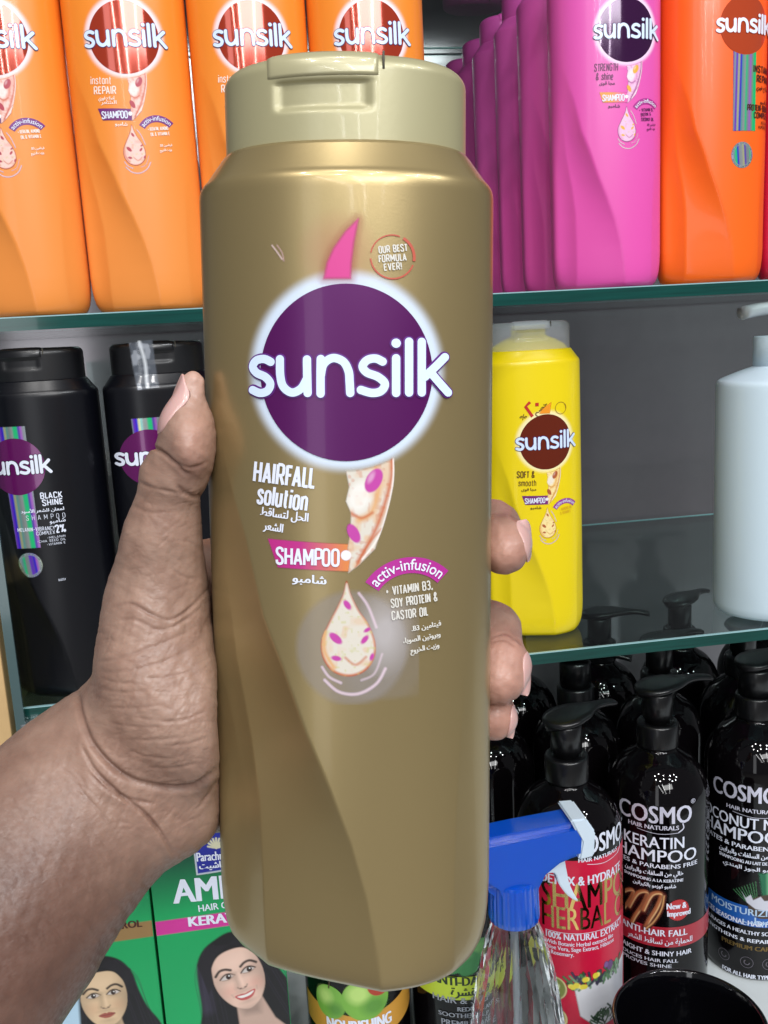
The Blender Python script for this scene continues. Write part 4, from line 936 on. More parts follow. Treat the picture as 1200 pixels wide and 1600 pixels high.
for a, b in zip(prof[:-1], prof[1:]):
    for i in range(8): bm.faces.new((a[i],a[(i+1)%8],b[(i+1)%8],b[i]))
bm.faces.new(prof[0]); bm.faces.new(prof[-1][::-1])
bm_obj('pump_head', bm, mat('pump_head_cloudy',(214,222,228),0.25,coat=0.5), t)
k = Ink(); k.stroke([(0,0),(9,0)],0.9,False); k.stroke([(0,9),(9,9)],0.9,False); k.stroke([(0,0),(0,9)],0.9,False); k.stroke([(9,0),(9,9)],0.9,False); k.stroke([(2,4.5),(7,4.5)],2.5,False); k.text('CLEANSE',(-2,15),(11,15),3,0)
def wcyl(x,y,l): th = (np.asarray(x)/2300-0.0225)/0.0425; R = 0.0427+l; return np.stack([R*np.sin(th), -R*np.cos(th), 0.032-np.asarray(y)/2300],-1)
k.build('printed_mark', wcyl, mat('mark_slate',(70,84,100),0.5), t)

# ================================================================== BLACK PUMP BOTTLES
PET = mat('black_pet', (8,6,8), 0.05, spec=0.36)
PUMPM = mat('black_pump_satin', (13,13,15), 0.30, coat=0.1)
RB = 0.041
def pump_bottle(label, loc, spin=0.0, lock=False, group='tall black pump bottles under the glass shelf'):
    t = empty('pump_bottle', loc); meta(t, label, 'pump bottle', group)
    bm_obj('body', lathe([(0.034,0),(0.0392,0.0008),(0.0407,0.003),(RB,0.007),(RB,0.186)]+sp([(RB,0.187),(0.0400,0.197),(0.0358,0.2085),(0.0285,0.2185),(0.0195,0.2250),(0.0152,0.2285),(0.0144,0.2325),(0.0144,0.242)]), 96), PET, t)
    bm_obj('collar', lathe([(0.0150,0.2300),(0.0164,0.2303),(0.0167,0.2320),(0.0167,0.2485),(0.0160,0.2500),(0.0128,0.2506),(0.0122,0.2495),(0.0105,0.2495)]), PUMPM, t)
    bm_obj('pump_stem', lathe([(0.0098,0.2490),(0.0098,0.2530),(0.0120,0.2540),(0.0120,0.2740),(0.0112,0.2755)] if not lock else [(0.0140,0.2495),(0.0140,0.2720),(0.0130,0.2740)]), PUMPM, t)
    bm = bmesh.new(); S = []; n = 26
    for i in range(n+1):
        s = i/n; x = -0.0185+0.068*s
        if x < 0.006: w = 0.0172*math.sqrt(max(0.0,1-((x-0.0)/0.0186)**2)) if x < 0 else 0.0172-0.0014*(x/0.006)**2
        else: w = 0.0158+(0.0048-0.0158)*sstep(np.array((x-0.006)/0.028))
        w = max(float(w), 0.0015); zt = 0.2805+0.0035*math.sin(min(1,max(0,(x+0.02)/0.07))*2.6)-0.0012*max(0,(x-0.035)/0.015)**2
        th = 0.0062 if x < 0.008 else 0.0062-0.002*min(1,(x-0.008)/0.03)
        S.append([bm.verts.new((x, y*w, zz)) for y,zz in ((-1,zt-th*0.45),(-0.93,zt-th*0.1),(-0.6,zt),(0,zt+0.0004),(0.6,zt),(0.93,zt-th*0.1),(1,zt-th*0.45),(0.7,zt-th),(0,zt-th*1.15),(-0.7,zt-th))])
    for a, b in zip(S[:-1], S[1:]):
        for i in range(10): bm.faces.new((a[i],a[(i+1)%10],b[(i+1)%10],b[i]))
    bm.faces.new(S[0]); bm.faces.new(S[-1][::-1])
    h = bm_obj('pump_head', bm, PUMPM, t); h.rotation_euler = (0,0,spin)
    return t
def cyl_pix(c, R=RB+0.0002):
    """photo pixel -> (arc length, height) on a standing cylinder"""
    c = np.array(c, float)
    def f(px, py):
        d = rays(px, py); ox, oy = CP[0]-c[0], CP[1]-c[1]
        A = d[...,0]**2+d[...,1]**2; B = ox*d[...,0]+oy*d[...,1]; C = ox*ox+oy*oy-R*R
        s = np.sqrt(np.maximum(B*B-A*C, 0)); t = (-B-s)/A; P = CP+d*t[...,None]
        th = np.arctan2(P[...,0]-c[0], -(P[...,1]-c[1])); return th*R, P[...,2]-c[2]
    return f
def cyl_surf(R): 
    return lambda u, v, l=0.0: np.stack([(R+l)*np.sin(np.asarray(u)/R), -(R+l)*np.cos(np.asarray(u)/R), -np.asarray(v)], -1)
class Wrap:
    """lettering placed by where it reads on the bottle; label y runs down, so v = -height"""
    def __init__(s, root, R=RB): s.root = root; s.R = R; s.px = cyl_pix(tuple(root.location), R+0.0002); s.S = cyl_surf(R)
    def p(s, x, y): u, v = s.px(np.array(float(x)), np.array(float(y))); return (float(u), -float(v))
    def text(s, k, t, xa, ya, xb, yb, hpx, heavy=0.0, bold=0.0):
        A = s.p(xa,ya); B = s.p(xb,yb); sc = 1/1890.0; m = (A[1]+B[1])/2; A = (A[0],m); B = (B[0],m)     # lines run level round the bottle
        k.text(t, A, B, hpx*sc*1.12, bold, heavy=heavy*sc)
def wpoly(k, w, pts, n=1):
    pass
Yp = 0.672
p = at(1027,1400,Yp); KER = pump_bottle('black pump bottle with a keratin label and red band, right of the crimson label bottle', (p[0],Yp,ZC+0.0005), rad(8))
p = at(1173,1400,Yp+0.030); COC = pump_bottle('black pump bottle with a coconut label and blue band at the right edge', (p[0],Yp+0.030,ZC+0.0005), rad(25), True)
p = at(889,1400,Yp-0.038); RED = pump_bottle('black pump bottle with a crimson herbal label behind the blue spray trigger', (p[0],Yp-0.038,ZC+0.0005), rad(22))
bx = [(-0.118,0.078,20,'second row black pump bottle right behind the crimson label one'),(-0.030,0.092,-30,'second row black pump bottle behind the gap between crimson and keratin labels'),(0.056,0.104,15,'second row black pump bottle behind the keratin label bottle'),(0.150,0.122,40,'second row black pump bottle behind the coconut label bottle')]
for dx, dy, sp_, lb in bx: pump_bottle(lb, (KER.location.x+dx-0.006, Yp+dy, ZC+0.0005), rad(sp_), dx == -0.030)
bx = [(-0.150,0.175,60,'leftmost black pump bottle in the third row, under the lower glass shelf'),(-0.065,0.185,10,'second black pump bottle from the left in the third row under the glass'),(0.030,0.20,-20,'third black pump bottle from the left in the third row under the glass'),(0.125,0.215,30,'fourth black pump bottle from the left in the third row under the glass'),(0.22,0.225,0,'rightmost black pump bottle in the third row, under the lower glass shelf')]
for dx, dy, sp_, lb in bx: pump_bottle(lb, (KER.location.x+dx, Yp+dy, ZC+0.0005), rad(sp_))
# ---- labels
def wrap_art(w, x0, x1, z0, z1, step):
    return Art(x0, -z1, x1, -z0, step)
SILV = mat('silver_lilac_foil_ink', (222,222,240), 0.28, metal=0.3)
def brand_block(w, k, xa, ya, xb, yb, h=26):
    w.text(k, 'COSMO', xa, ya, xb, yb, h, 1.3)
# keratin
w = Wrap(KER); S = lambda x,y,l=0.0: w.S(x-0.0135,y-0.0045,l+0.0002)
def ku(x, xc=1027.0, hw=78.0, R=RB): return R*math.asin(max(-0.98,min(0.98,(x-xc)/hw)))
def kline(k, w, xc, t, xa, xb, y, hpx, heavy=0.0):
    v = w.p(xc,y)[1]; k.text(t, (ku(xa,xc),v), (ku(xb,xc),v), hpx/1890.0/0.86, 0, heavy=heavy/1890.0)
k = Ink(); kline(k,w,1027,'COSMO',966,1069,1295,24,0.8); kline(k,w,1027,'®',1068,1075,1268,6); kline(k,w,1027,'HAIR NATURALS',978,1050,1305,6,0.3)
v = w.p(1027,1309)[1]; k.stroke([(ku(990),v-0.0008),(ku(1020),v+0.0012),(ku(1050),v+0.0004)],0.0004); k.stroke([(ku(1050),v),(ku(1057),v-0.003),(ku(1056),v-0.007)],0.0010)
k.build('brand_lettering', S, SILV, KER)
k = Ink()
for t_, xa, xb, y, h, hv in (('KERATIN',972,1058,1334,16,0.35),('SHAMPOO',956,1077,1355,17,0.4),('SULFATES & PARABENS FREE',950,1079,1365,6,0.2),
    ('\uFEE6\uFEF4\uFE91\uFE8D\uFEAE\uFE92\uFEDF\uFE8D\uFEED \uFE95\uFE8E\uFED4\uFEE0\uFEB4\uFEDF\uFE8D \uFEE6\uFEE3 \uFEF2\uFEDF\uFE8E\uFEA7',973,1057,1376,6,0.3),('SHAMPOOING A LA KERATINE',972,1057,1386,4.3,0.2),('\uFEE6\uFEF4\uFE97\uFE8D\uFEAE\uFEF4\uFEDC\uFEDF\uFE8E\uFE91 \uFEEE\uFEE3\uFEAF\uFEEE\uFEDB \uFEEE\uFE92\uFEE3\uFE8E\uFEB7',984,1046,1395,5,0.25),
    ('STRAIGHT & SHINY HAIR',958,1071,1501,7,0.3),('REDUCES HAIR FALL',962,1050,1511,5,0.2),('IMPROVES SHINE',962,1040,1519,5,0.2)):
    if y == 1501: k.build('title_text', S, WHITE, KER); k = Ink()
    kline(k,w,1027,t_,xa,xb,y,h,hv)
k.build('label_text', S, WHITE, KER)
def band(w, xl, yl, xr, yr, th, c, name, root):
    A, B = w.p(xl,yl), w.p(xr,yr); u0, u1 = -math.pi*0.5*w.R, math.pi*0.5*w.R; v = (A[1]+B[1])/2; n = 48
    V = [(u0+(u1-u0)*i/n, v+s*th/2) for i in range(n+1) for s in (-1,1)]; Fq = [[2*i,2*i+1,2*i+3,2*i+2] for i in range(n)]
    V = np.array(V); return mesh_obj(name, w.S(V[:,0],V[:,1],0.00012), Fq, c, root), v
_, vb = band(w, 1027,1464,1027,1464, 0.0180, mat('band_red_ink',(168,34,52),0.35,coat=0.3), 'label_band', KER)
k = Ink(); k.text('ANTI-HAIR FALL', (-0.034,vb-0.0010),(0.021,vb-0.0010),0.0058,0,heavy=0.0002); k.text('\uFEAE\uFECC\uFEB8\uFEDF\uFE8D \uFEC2\uFED7\uFE8E\uFEB4\uFE97 \uFEE6\uFEE3 \uFE94\uFEF3\uFE8E\uFEE4\uFEA4\uFEE0\uFEDF',(-0.028,vb+0.0062),(0.026,vb+0.0062),0.0048,0,heavy=0.00012)
k.build('band_text', lambda x,y,l=0: w.S(x-0.0145,y,l+0.0002), WHITE, KER, 0.0002)
def sx(w, pts): return [w.p(*q) for q in pts]
a = Art(-0.045, w.p(1030,1385)[1], 0.040, w.p(1030,1470)[1], 0.00045)
a.X *= 1000; a.Y *= 1000
def mm(pts): return [(p_[0]*1000, p_[1]*1000) for p_ in pts]
for (c0,c1,c2,c3) in (((962,1398),(980,1392),(984,1404),(962,1412)), ((985,1420),(1005,1400),(1012,1394),(1016,1398)), ((1000,1440),(1024,1424),(1030,1404),(1040,1400))): pass
for i, (ox, sc) in enumerate(((0,0.8),(22,0.95),(44,1.15))):
    P0 = mm(sx(w, [(962+ox,1412+ox*0.25),(975+ox,1394+ox*0.12),(990+ox,1392+ox*0.15),(984+ox,1408+ox*0.22),(972+ox,1424+ox*0.3),(966+ox,1434+ox*0.35)]))
    a.fill(a.line(P0, 5.2*sc, 2.5), (74,28,22), 0.95); a.fill(a.line([(x-0.5,y-0.7) for x,y in P0], 2.4*sc, 1.6), (176,106,66), 0.9); a.fill(a.line([(x+0.6,y) for x,y in P0], 0.8*sc, 0.8), (236,196,140), 0.9)
P0 = mm(sx(w, [(1038,1400),(1034,1420),(1022,1440),(1008,1452)])); a.fill(a.line(P0,3.4,1.5),(96,44,34),0.9); a.fill(a.line(P0,1.0,0.8),(220,170,110),0.9)
q = mm([w.p(1060,1422)])[0]; a.fill(a.ell(q[0],q[1],9.3,9.3,0,0.6),(186,44,50))
def SA(w_): return lambda x,y: w_.S(np.asarray(x)/1000, np.asarray(y)/1000, 0.00025)
a.build('printed_curls', SA(w), KER)
k = Ink(); w.text(k,'New &',1042,1420,1072,1418,9,0.5); w.text(k,'Improved',1043,1431,1078,1428,8.5,0.5); k.build('sticker_text', lambda x,y,l=0: w.S(x,y,l+0.0002), WHITE, KER, 0.0003)
k = Ink(); k.ring(w.p(977,1528),0.0034,0.0005); k.ring(w.p(977,1528),0.0016,0.0004); k.build('printed_seal', S, mat('dim_seal_ink',(90,86,96),0.4), KER)
# coconut
w2 = Wrap(COC); S2 = lambda x,y,l=0.0: w2.S(x-0.034,y,l+0.0002)
k = Ink(); sc = 0.0005
k.text('COSMO', (-0.024,w2.p(1160,1252)[1]), (0.032,w2.p(1160,1252)[1]), 0.0150,0,heavy=0.0005); v = w2.p(1160,1268)[1]; k.text('HAIR NATURALS',(-0.0096,v),(0.031,v),0.0036,0,heavy=0.00015); k.stroke([(-0.004,v+0.002),(0.014,v+0.004),(0.032,v+0.003)],0.0004); k.stroke([(0.032,v+0.003),(0.035,v-0.001),(0.0345,v-0.004)],0.0008); k.build('brand_lettering', S2, SILV, COC)
k = Ink()
for t_, y, u0, u1, h, hv in (('COCONUT MILK',1293,-0.043,0.046,0.0100,0.00025),('SHAMPOO',1314,-0.042,0.034,0.0112,0.0003),('SULFATES & PARABENS FREE',1326,-0.044,0.046,0.0042,0.0002),
    ('\uFEE6\uFEF4\uFE91\uFE8D\uFEAE\uFE92\uFEDF\uFE8D\uFEED \uFE95\uFE8E\uFED4\uFEE0\uFEB4\uFEDF\uFE8D \uFEE6\uFEE3 \uFEF2\uFEDF\uFE8E\uFEA7',1338,-0.016,0.036,0.0042,0.0002),('SHAMPOOING AU LAIT DE COCO',1348,-0.016,0.036,0.0030,0.00015),('\uFEF1\uFEAA\uFEE8\uFEEC\uFEDF\uFE8D \uFEAF\uFEEE\uFEA0\uFEDF\uFE8D \uFEEE\uFE92\uFEE3\uFE8E\uFEB7',1358,-0.012,0.036,0.0036,0.0002),
    ('REDUCES SEASONAL HAIR FALL',1444,-0.044,0.036,0.0048,0.00025),('ENCOURAGES A HEALTHY SCALP',1458,-0.042,0.036,0.0036,0.00018),('STRENGTHENS & REPAIRS',1470,-0.040,0.032,0.0036,0.00018),('FOR ALL HAIR TYPES',1526,-0.011,0.031,0.0040,0.0002)):
    if y in (1444,1526): k.build('title_text' if y == 1444 else 'benefit_text', S2, WHITE, COC); k = Ink()
    v = w2.p(1160,y)[1]; k.text(t_,(u0,v),(u1,v),h,0,heavy=hv)
k.build('label_text', S2, WHITE, COC)
k = Ink(); v = w2.p(1160,1482)[1]; k.text('PREMIUM CARE',(-0.012,v),(0.032,v),0.0042,0,heavy=0.0003); k.build('gold_text', S2, mat('dull_gold_ink',(120,98,52),0.35,metal=0.5), COC)
k = Ink(); v = w2.p(1160,1502)[1]
for du in (-0.010,0.010,0.028): k.ring((du,v),0.0052,0.0005); k.ring((du,v),0.0022,0.0009,0,240)
k.build('printed_seals', S2, mat('dim_seal_ink',(90,86,96),0.4), COC)
_, vb = band(w2, 1100,1412,1200,1412, 0.0190, mat('band_blue_ink',(24,92,178),0.35,coat=0.3), 'label_band', COC)
k = Ink(); k.text('MOISTURIZING',(-0.024,vb-0.0012),(0.040,vb-0.0012),0.0062,0,heavy=0.00022); k.text('\uFE90\uFEC3\uFEAE\uFEE3',(0.006,vb+0.0062),(0.028,vb+0.0062),0.0060,0,heavy=0.0003); k.build('band_text', S2, mat('band_pale_ink',(180,208,236),0.4), COC, 0.0002)
a = Art(-0.036, w2.p(1160,1350)[1], 0.036, vb+0.001, 0.00045); a.X *= 1000; a.Y *= 1000; v1 = vb*1000
for i in range(9): a.fill(a.line([(-12+i*1.2,v1-14),(-22+i*2.2,v1-22-i*1.5)],0.7,0.7,False),(70,130,84),0.9)
a.fill(a.poly([(-2,v1-42),(10,v1-42),(12,v1-14),(2,v1-14)],2),(40,120,84),0.8); a.fill(a.poly([(4,v1-42),(7,v1-42),(8,v1-14),(5,v1-14)],2),(120,190,140),0.6)
a.fill(a.ell(7,v1-10,17,12,0,1),(72,56,44)); cp = [(-15,v1-22),(-12,v1-17),(-8,v1-21),(-6,v1-16),(0,v1-20),(3,v1-16),(12,v1-17),(19,v1-13),(18,v1-9),(8,v1-6),(-4,v1-8),(-11,v1-13)]
a.fill(a.poly(cp,0.8),(206,208,220)); a.fill(a.line([(18,v1-10),(8,v1-5.5),(-4,v1-7.5)],0.7,0.6),(60,30,34))
a.fill(a.ell(31,v1-19,9,9,0,0.6),(120,32,42)); a.X -= 14.0; a.build('printed_coconut', SA(w2), COC)
# crimson label
w3 = Wrap(RED); S3 = lambda x,y,l=0.0: w3.S(x,y,l+0.0003)
vt = -0.1855; vbm = -0.006; n = 60; u0, u1 = -math.pi*0.62*RB, math.pi*0.62*RB
V = []; 
for i in range(n+1):
    u = u0+(u1-u0)*i/n; V += [(u,vt-0.0),(u,vbm)]
V = np.array(V); mesh_obj('label_wrap', w3.S(V[:,0],V[:,1],0.00015), [[2*i,2*i+1,2*i+3,2*i+2] for i in range(n)], mat('crimson_label',(206,16,60),0.42,coat=0.15,vary=0.03), RED)
def q3(y): return w3.p(897,y)[1]
k = Ink(); v = q3(1336); k.text('COSMO',(-0.0109,v),(0.0373,v),0.0148,0,heavy=0.0004); k.text('®',(0.039,v-0.012),(0.0415,v-0.012),0.0026); v = q3(1348); k.text('HAIR NATURALS',(-0.0065,v),(0.0287,v),0.0032,0,heavy=0.00015); k.stroke([(0.0,v+0.002),(0.014,v+0.004),(0.030,v+0.0025)],0.0004); k.stroke([(0.030,v+0.0025),(0.034,v-0.001),(0.0335,v-0.005)],0.0010)
k.build('brand_lettering', S3, WHITE, RED)
k = Ink()
for t_, y, u0, u1, h, hv in (('DETOX & HYDRATE',1384,-0.0348,0.034,0.0075,0.0003),('100% NATURAL EXTRACT',1470,-0.0318,0.0357,0.0055,0.0002),('With Botanic Herbal extracts like',1479,-0.0320,0.0227,0.0034,0.0001),('Aloe Vera, Sage Extract, Hibiscus',1487,-0.0320,0.0235,0.0034,0.0001),('& Rosemary.',1495,-0.0320,-0.011,0.0034,0.0001)):
    if y == 1470: k.build('title_text', S3, WHITE, RED); k = Ink()
    v = q3(y); k.text(t_,(u0,v),(u1,v),h,0,heavy=hv)
v = q3(1459); k.stroke([(-0.032,v),(0,v),(0.0357,v)],0.0004); k.build('label_text', S3, WHITE, RED)
gm, nt, b = new_mat('gold_foil_ink'); b.inputs['Metallic'].default_value = 1; b.inputs['Roughness'].default_value = 0.16; b.inputs['Base Color'].default_value = (*lin((214,182,112)),1); MATS['gold_foil_ink'] = gm
k = Ink(); v = q3(1420); k.text('SHAMPOO',(-0.0345,v),(0.052,v),0.0210,0,heavy=0.0004); v = q3(1453); k.text('HERBAL OIL',(-0.0345,v),(0.049,v),0.0185,0,heavy=0.0002); k.build('foil_lettering', S3, gm, RED)
vp = q3(1520)*1000; a = Art(-0.040,(vp-14)/1000,0.056,-0.014,0.0005); a.X *= 1000; a.Y *= 1000
a.fill(a.poly([(-6,vp+6),(46,vp-6),(44,vp+26),(36,vp+40),(12,vp+42),(-2,vp+30)],1.5,False),(226,226,232)); a.fill(a.poly([(26,vp+2),(46,vp-4),(44,vp+24),(30,vp+38)],6),(196,198,208),0.7)
rr = np.random.default_rng(2)
for i in range(60):
    x = rr.uniform(-8,36); y = vp+4-(x+8)*0.12+rr.uniform(-3,5); an = rr.uniform(-2.4,-0.7); L = rr.uniform(4,10); c = [(46,86,50),(84,130,84),(120,160,120),(60,50,80)][i%4]
    a.fill(a.line([(x,y),(x+math.cos(an)*L,y+math.sin(an)*L)],1.8,0.8,False), c, 0.95)
for x, y in ((-4,3),(3,0),(11,-3),(1,6),(-8,6)):
    for j in range(3): a.fill(a.ell(x+rr.uniform(-1.6,1.6),vp+y+rr.uniform(-1.4,1.4),2.2,2.0,0,0.6),(232,214,70) if j else (246,232,120))
a.fill(a.ell(24,vp-7,3.2,4,0,1),(104,64,120)); a.fill(a.ell(20,vp-9,2,2.6,0,1),(130,86,150))
for i in range(40):
    x = rr.uniform(8,34); y = vp+34+rr.uniform(-5,7); an = rr.uniform(-2.6,-0.5); a.fill(a.line([(x,y),(x+math.cos(an)*6,y+math.sin(an)*5)],1.4,0.7,False),(28,58,36) if i%2 else (56,90,56))
a.fill(a.ell(-21,vp+8,9.5,10,0,0.8),(214,204,150)); a.fill(a.ell(-21,vp+8,8.3,8.8,0,0.8),(128,140,70)); a.fill(a.ell(-23,vp+8,1.6,4,-25,0.6),(210,220,170)); a.fill(a.ell(-19,vp+8,1.6,4,25,0.6),(210,220,170))
a.fill(a.ell(-21,vp+34,9.5,10,0,0.8),(220,206,150)); a.fill(a.ell(-21,vp+34,8,8.4,0,0.8),(196,176,96))
a.build('printed_plant_pot', lambda x,y: w3.S((np.asarray(x)-5)/1000,(np.asarray(y)+7)/1000,0.00035), RED)

# ================================================================== CARTONS WITH PORTRAITS
YBX = 0.56
def plane_pix(Y):
    def f(px,py): P = at(px,py,Y); return P[...,0], P[...,2]
    return f
def hair_portrait(a, cx, cy, s, tilt, skin, blush, lips, smile, gaze=0, left_cut=False):
    """woman's face with long dark hair, drawn for a printed carton; s = face half width"""
    c, n = math.cos(rad(tilt)), math.sin(rad(tilt))
    def T(p): x, y = p[0]*s, p[1]*s; return (cx+x*c-y*n, cy+x*n+y*c)
    def TT(P): return [T(p) for p in P]
    ft = 0.05*s
    hair = [(-0.35,-1.95),(0.3,-2.05),(0.95,-1.7),(1.35,-1.0),(1.5,-0.1),(1.75,0.8),(2.2,1.8),(2.3,3.2),(-2.4,3.6),(-2.3,2.0),(-1.8,0.8),(-1.55,-0.3),(-1.3,-1.2),(-0.9,-1.7)]
    a.fill(a.poly(TT(hair), 0.08*s, True), (13,10,16))
    for i in range(0,48):
        q = -1.8+i*0.077
        if abs(q) < 0.9: continue
        a.fill(a.line(TT([(q*0.45,-1.75),(q*0.85+0.06*math.sin(i*2.1),-0.8),(q*1.0+0.08*math.sin(i*1.3),0.6),(q*1.25,2.6)]), 0.02*s, 0.05*s), (52,44,62) if i%3 else (4,3,6), 0.45)
    a.fill(a.line(TT([(-1.15,-1.0),(-1.35,-0.2),(-1.55,0.8)]),0.28*s,0.5*s),(74,66,92),0.5)
    dk = tuple(int(v*0.80) for v in skin)
    a.fill(a.poly(TT([(-0.45,1.0),(0.55,1.0),(0.75,2.2),(1.4,3.4),(-1.6,3.4),(-0.7,2.2)]),0.08*s), tuple(int(v*0.86) for v in skin))
    a.fill(a.poly(TT([(-0.45,1.0),(0.5,1.1),(0.3,1.75),(-0.3,1.6)]),0.3*s), tuple(int(v*0.62) for v in skin), 0.7)
    face = [(0.05,-1.32),(0.6,-1.18),(0.93,-0.6),(0.96,0.0),(0.84,0.6),(0.52,1.12),(0.12,1.38),(-0.2,1.36),(-0.6,1.05),(-0.88,0.5),(-0.97,-0.1),(-0.88,-0.75),(-0.5,-1.2)]
    m = a.poly(TT(face), 0.06*s, True); a.fill(m, skin)
    a.fill(m*a.ell(*T((0.95,0.3)),0.35*s,1.2*s,tilt,0.55*s), dk, 0.95); a.fill(m*a.ell(*T((-1.0,0.4)),0.28*s,1.1*s,tilt,0.5*s), dk, 0.8)
    a.fill(m*a.ell(*T((0.0,1.5)),0.7*s,0.25*s,tilt,0.3*s), dk, 0.5)
    a.fill(m*a.ell(*T((-0.5,0.42)),0.3*s,0.24*s,tilt,0.35*s), blush, 0.28); a.fill(m*a.ell(*T((0.52,0.42)),0.28*s,0.24*s,tilt,0.35*s), blush, 0.28)
    a.fill(m*a.ell(*T((0.0,-0.75)),0.5*s,0.3*s,tilt,0.5*s), tuple(min(255,v+16) for v in skin), 0.5)
    # hairline, parted a little off centre
    a.fill(a.poly(TT([(0.12,-1.55),(-0.5,-1.32),(-0.86,-0.85),(-0.98,-0.2),(-1.3,0.2),(-1.3,-1.2),(-0.6,-1.75)]),0.06*s,False),(24,19,28)); a.fill(a.poly(TT([(0.10,-1.55),(0.62,-1.25),(0.92,-0.75),(1.0,-0.1),(1.35,0.2),(1.3,-1.2),(0.5,-1.85)]),0.06*s,False),(22,18,26))
    for sx_ in (-1,1):
        ex = 0.42*sx_; ey = -0.22
        a.fill(m*a.ell(*T((ex,ey+0.02)),0.36*s,0.20*s,tilt,0.22*s), dk, 0.55)
        a.fill(a.poly(TT([(ex-0.25,ey+0.03),(ex-0.08,ey-0.08),(ex+0.12,ey-0.08),(ex+0.25,ey+0.01),(ex+0.1,ey+0.075),(ex-0.12,ey+0.075)]),0.04*s,True),(206,198,194))
        a.fill(a.ell(*T((ex+0.02+gaze,ey-0.01)),0.105*s,0.115*s,0,0.03*s),(46,28,22)); a.fill(a.ell(*T((ex+0.05+gaze,ey-0.04)),0.03*s,0.03*s,0,0.02*s),(250,250,250))
        a.fill(a.line(TT([(ex-0.29*1,ey+0.02+0.01*sx_),(ex-0.08,ey-0.125),(ex+0.12,ey-0.125),(ex+0.30,ey+0.0)]),0.055*s,0.04*s),(24,16,16)); a.fill(a.line(TT([(ex-0.22,ey+0.07),(ex,ey+0.12),(ex+0.24,ey+0.05)]),0.02*s,0.04*s),(90,62,56),0.7)
        b0 = [(ex-0.22*sx_,ey-0.25),(ex-0.02*sx_,ey-0.36),(ex+0.2*sx_,ey-0.36),(ex+0.40*sx_,ey-0.20)]
        a.fill(a.line(TT(b0),0.105*s,0.05*s),(34,24,22),0.95)
    a.fill(m*a.line(TT([(-0.15,-0.25),(-0.14,0.2),(-0.2,0.38)]),0.12*s,0.26*s), dk, 0.85); a.fill(m*a.ell(*T((0.0,0.58)),0.28*s,0.06*s,tilt,0.12*s), dk, 0.6); a.fill(m*a.ell(*T((0.02,1.08)),0.25*s,0.07*s,tilt,0.14*s), dk, 0.6)
    a.fill(m*a.line(TT([(0.04,-0.2),(0.05,0.3)]),0.08*s,0.15*s), tuple(min(255,v+20) for v in skin), 0.6)
    a.fill(m*a.line(TT([(-0.19,0.36),(-0.12,0.45),(0.0,0.48),(0.12,0.45),(0.20,0.36)]),0.045*s,0.06*s), tuple(int(v*0.58) for v in skin), 0.8)
    a.fill(a.ell(*T((-0.09,0.44)),0.05*s,0.025*s,tilt,0.03*s),(70,40,36),0.8); a.fill(a.ell(*T((0.10,0.44)),0.05*s,0.025*s,tilt,0.03*s),(70,40,36),0.8)
    if smile:
        a.fill(a.poly(TT([(-0.42,0.70),(-0.16,0.68),(0.0,0.71),(0.16,0.68),(0.42,0.68),(0.26,0.92),(0.0,1.0),(-0.26,0.93)]),0.04*s,True), lips)
        a.fill(a.poly(TT([(-0.33,0.735),(0.0,0.765),(0.34,0.72),(0.2,0.84),(0.0,0.87),(-0.2,0.85)]),0.03*s,True),(240,236,232))
        a.fill(m*a.line(TT([(-0.5,0.58),(-0.46,0.72)]),0.04*s,0.08*s), dk, 0.7); a.fill(m*a.line(TT([(0.52,0.56),(0.49,0.7)]),0.04*s,0.08*s), dk, 0.7)
    else:
        a.fill(a.poly(TT([(-0.36,0.78),(-0.1,0.68),(0.0,0.71),(0.1,0.68),(0.36,0.78),(0.16,0.92),(0.0,0.95),(-0.16,0.92)]),0.04*s,True), lips); a.fill(a.line(TT([(-0.34,0.78),(0,0.80),(0.34,0.78)]),0.025*s,0.03*s),(90,40,40),0.9)
def carton(label, x0, x1, ztop, cols, build):
    t = empty('hair_oil_carton', ((x0+x1)/2, YBX, ZC)); meta(t, label, 'carton', 'green cartons at the lower left')
    W = (x1-x0)/2; H = ztop-ZC
    bm = box_bm(-W,W,0.0,0.05,0,H,0.0004,1); bm_obj('box', bm, mat('carton_green',(16,150,84),0.42), t, False)
    build(t, (x0+x1)/2, W, H); return t
GRN_D, GRN_L = (4,70,52), (14,162,92)
f1 = plane_pix(YBX)
bx0 = float(f1(243,1450)[0]); bx1 = float(f1(450,1545)[0])
def SX(t): 
    c = tuple(t.location); return lambda lift: (lambda px,py,l=0.0: (lambda P: np.stack([P[...,0]-c[0], np.full(np.shape(px),-lift)-l, P[...,2]-c[2]],-1))(at(px,py,YBX)))
def carton_front(t, xm, W, H, draw, z_lo=0.0):
    """painted front face in photo-pixel-like millimetre grid"""
    a = Art((xm-W+0.0003)*1000, -(ZC+H-0.0004)*1000, (xm+W-0.0003)*1000, -(ZC+z_lo)*1000, 0.5, base=GRN_L)
    draw(a); c = tuple(t.location)
    return a.build('printed_front', lambda x,y: np.stack([np.asarray(x)/1000-c[0], np.full(np.shape(x),-0.0004), -np.asarray(y)/1000-c[2]],-1), t, CARD)
CARD = mat_col('carton_print', 0.45, coat=0.08)
def mp_(px,py): P = at(px,py,YBX); return (float(P[0])*1000, -float(P[2])*1000)
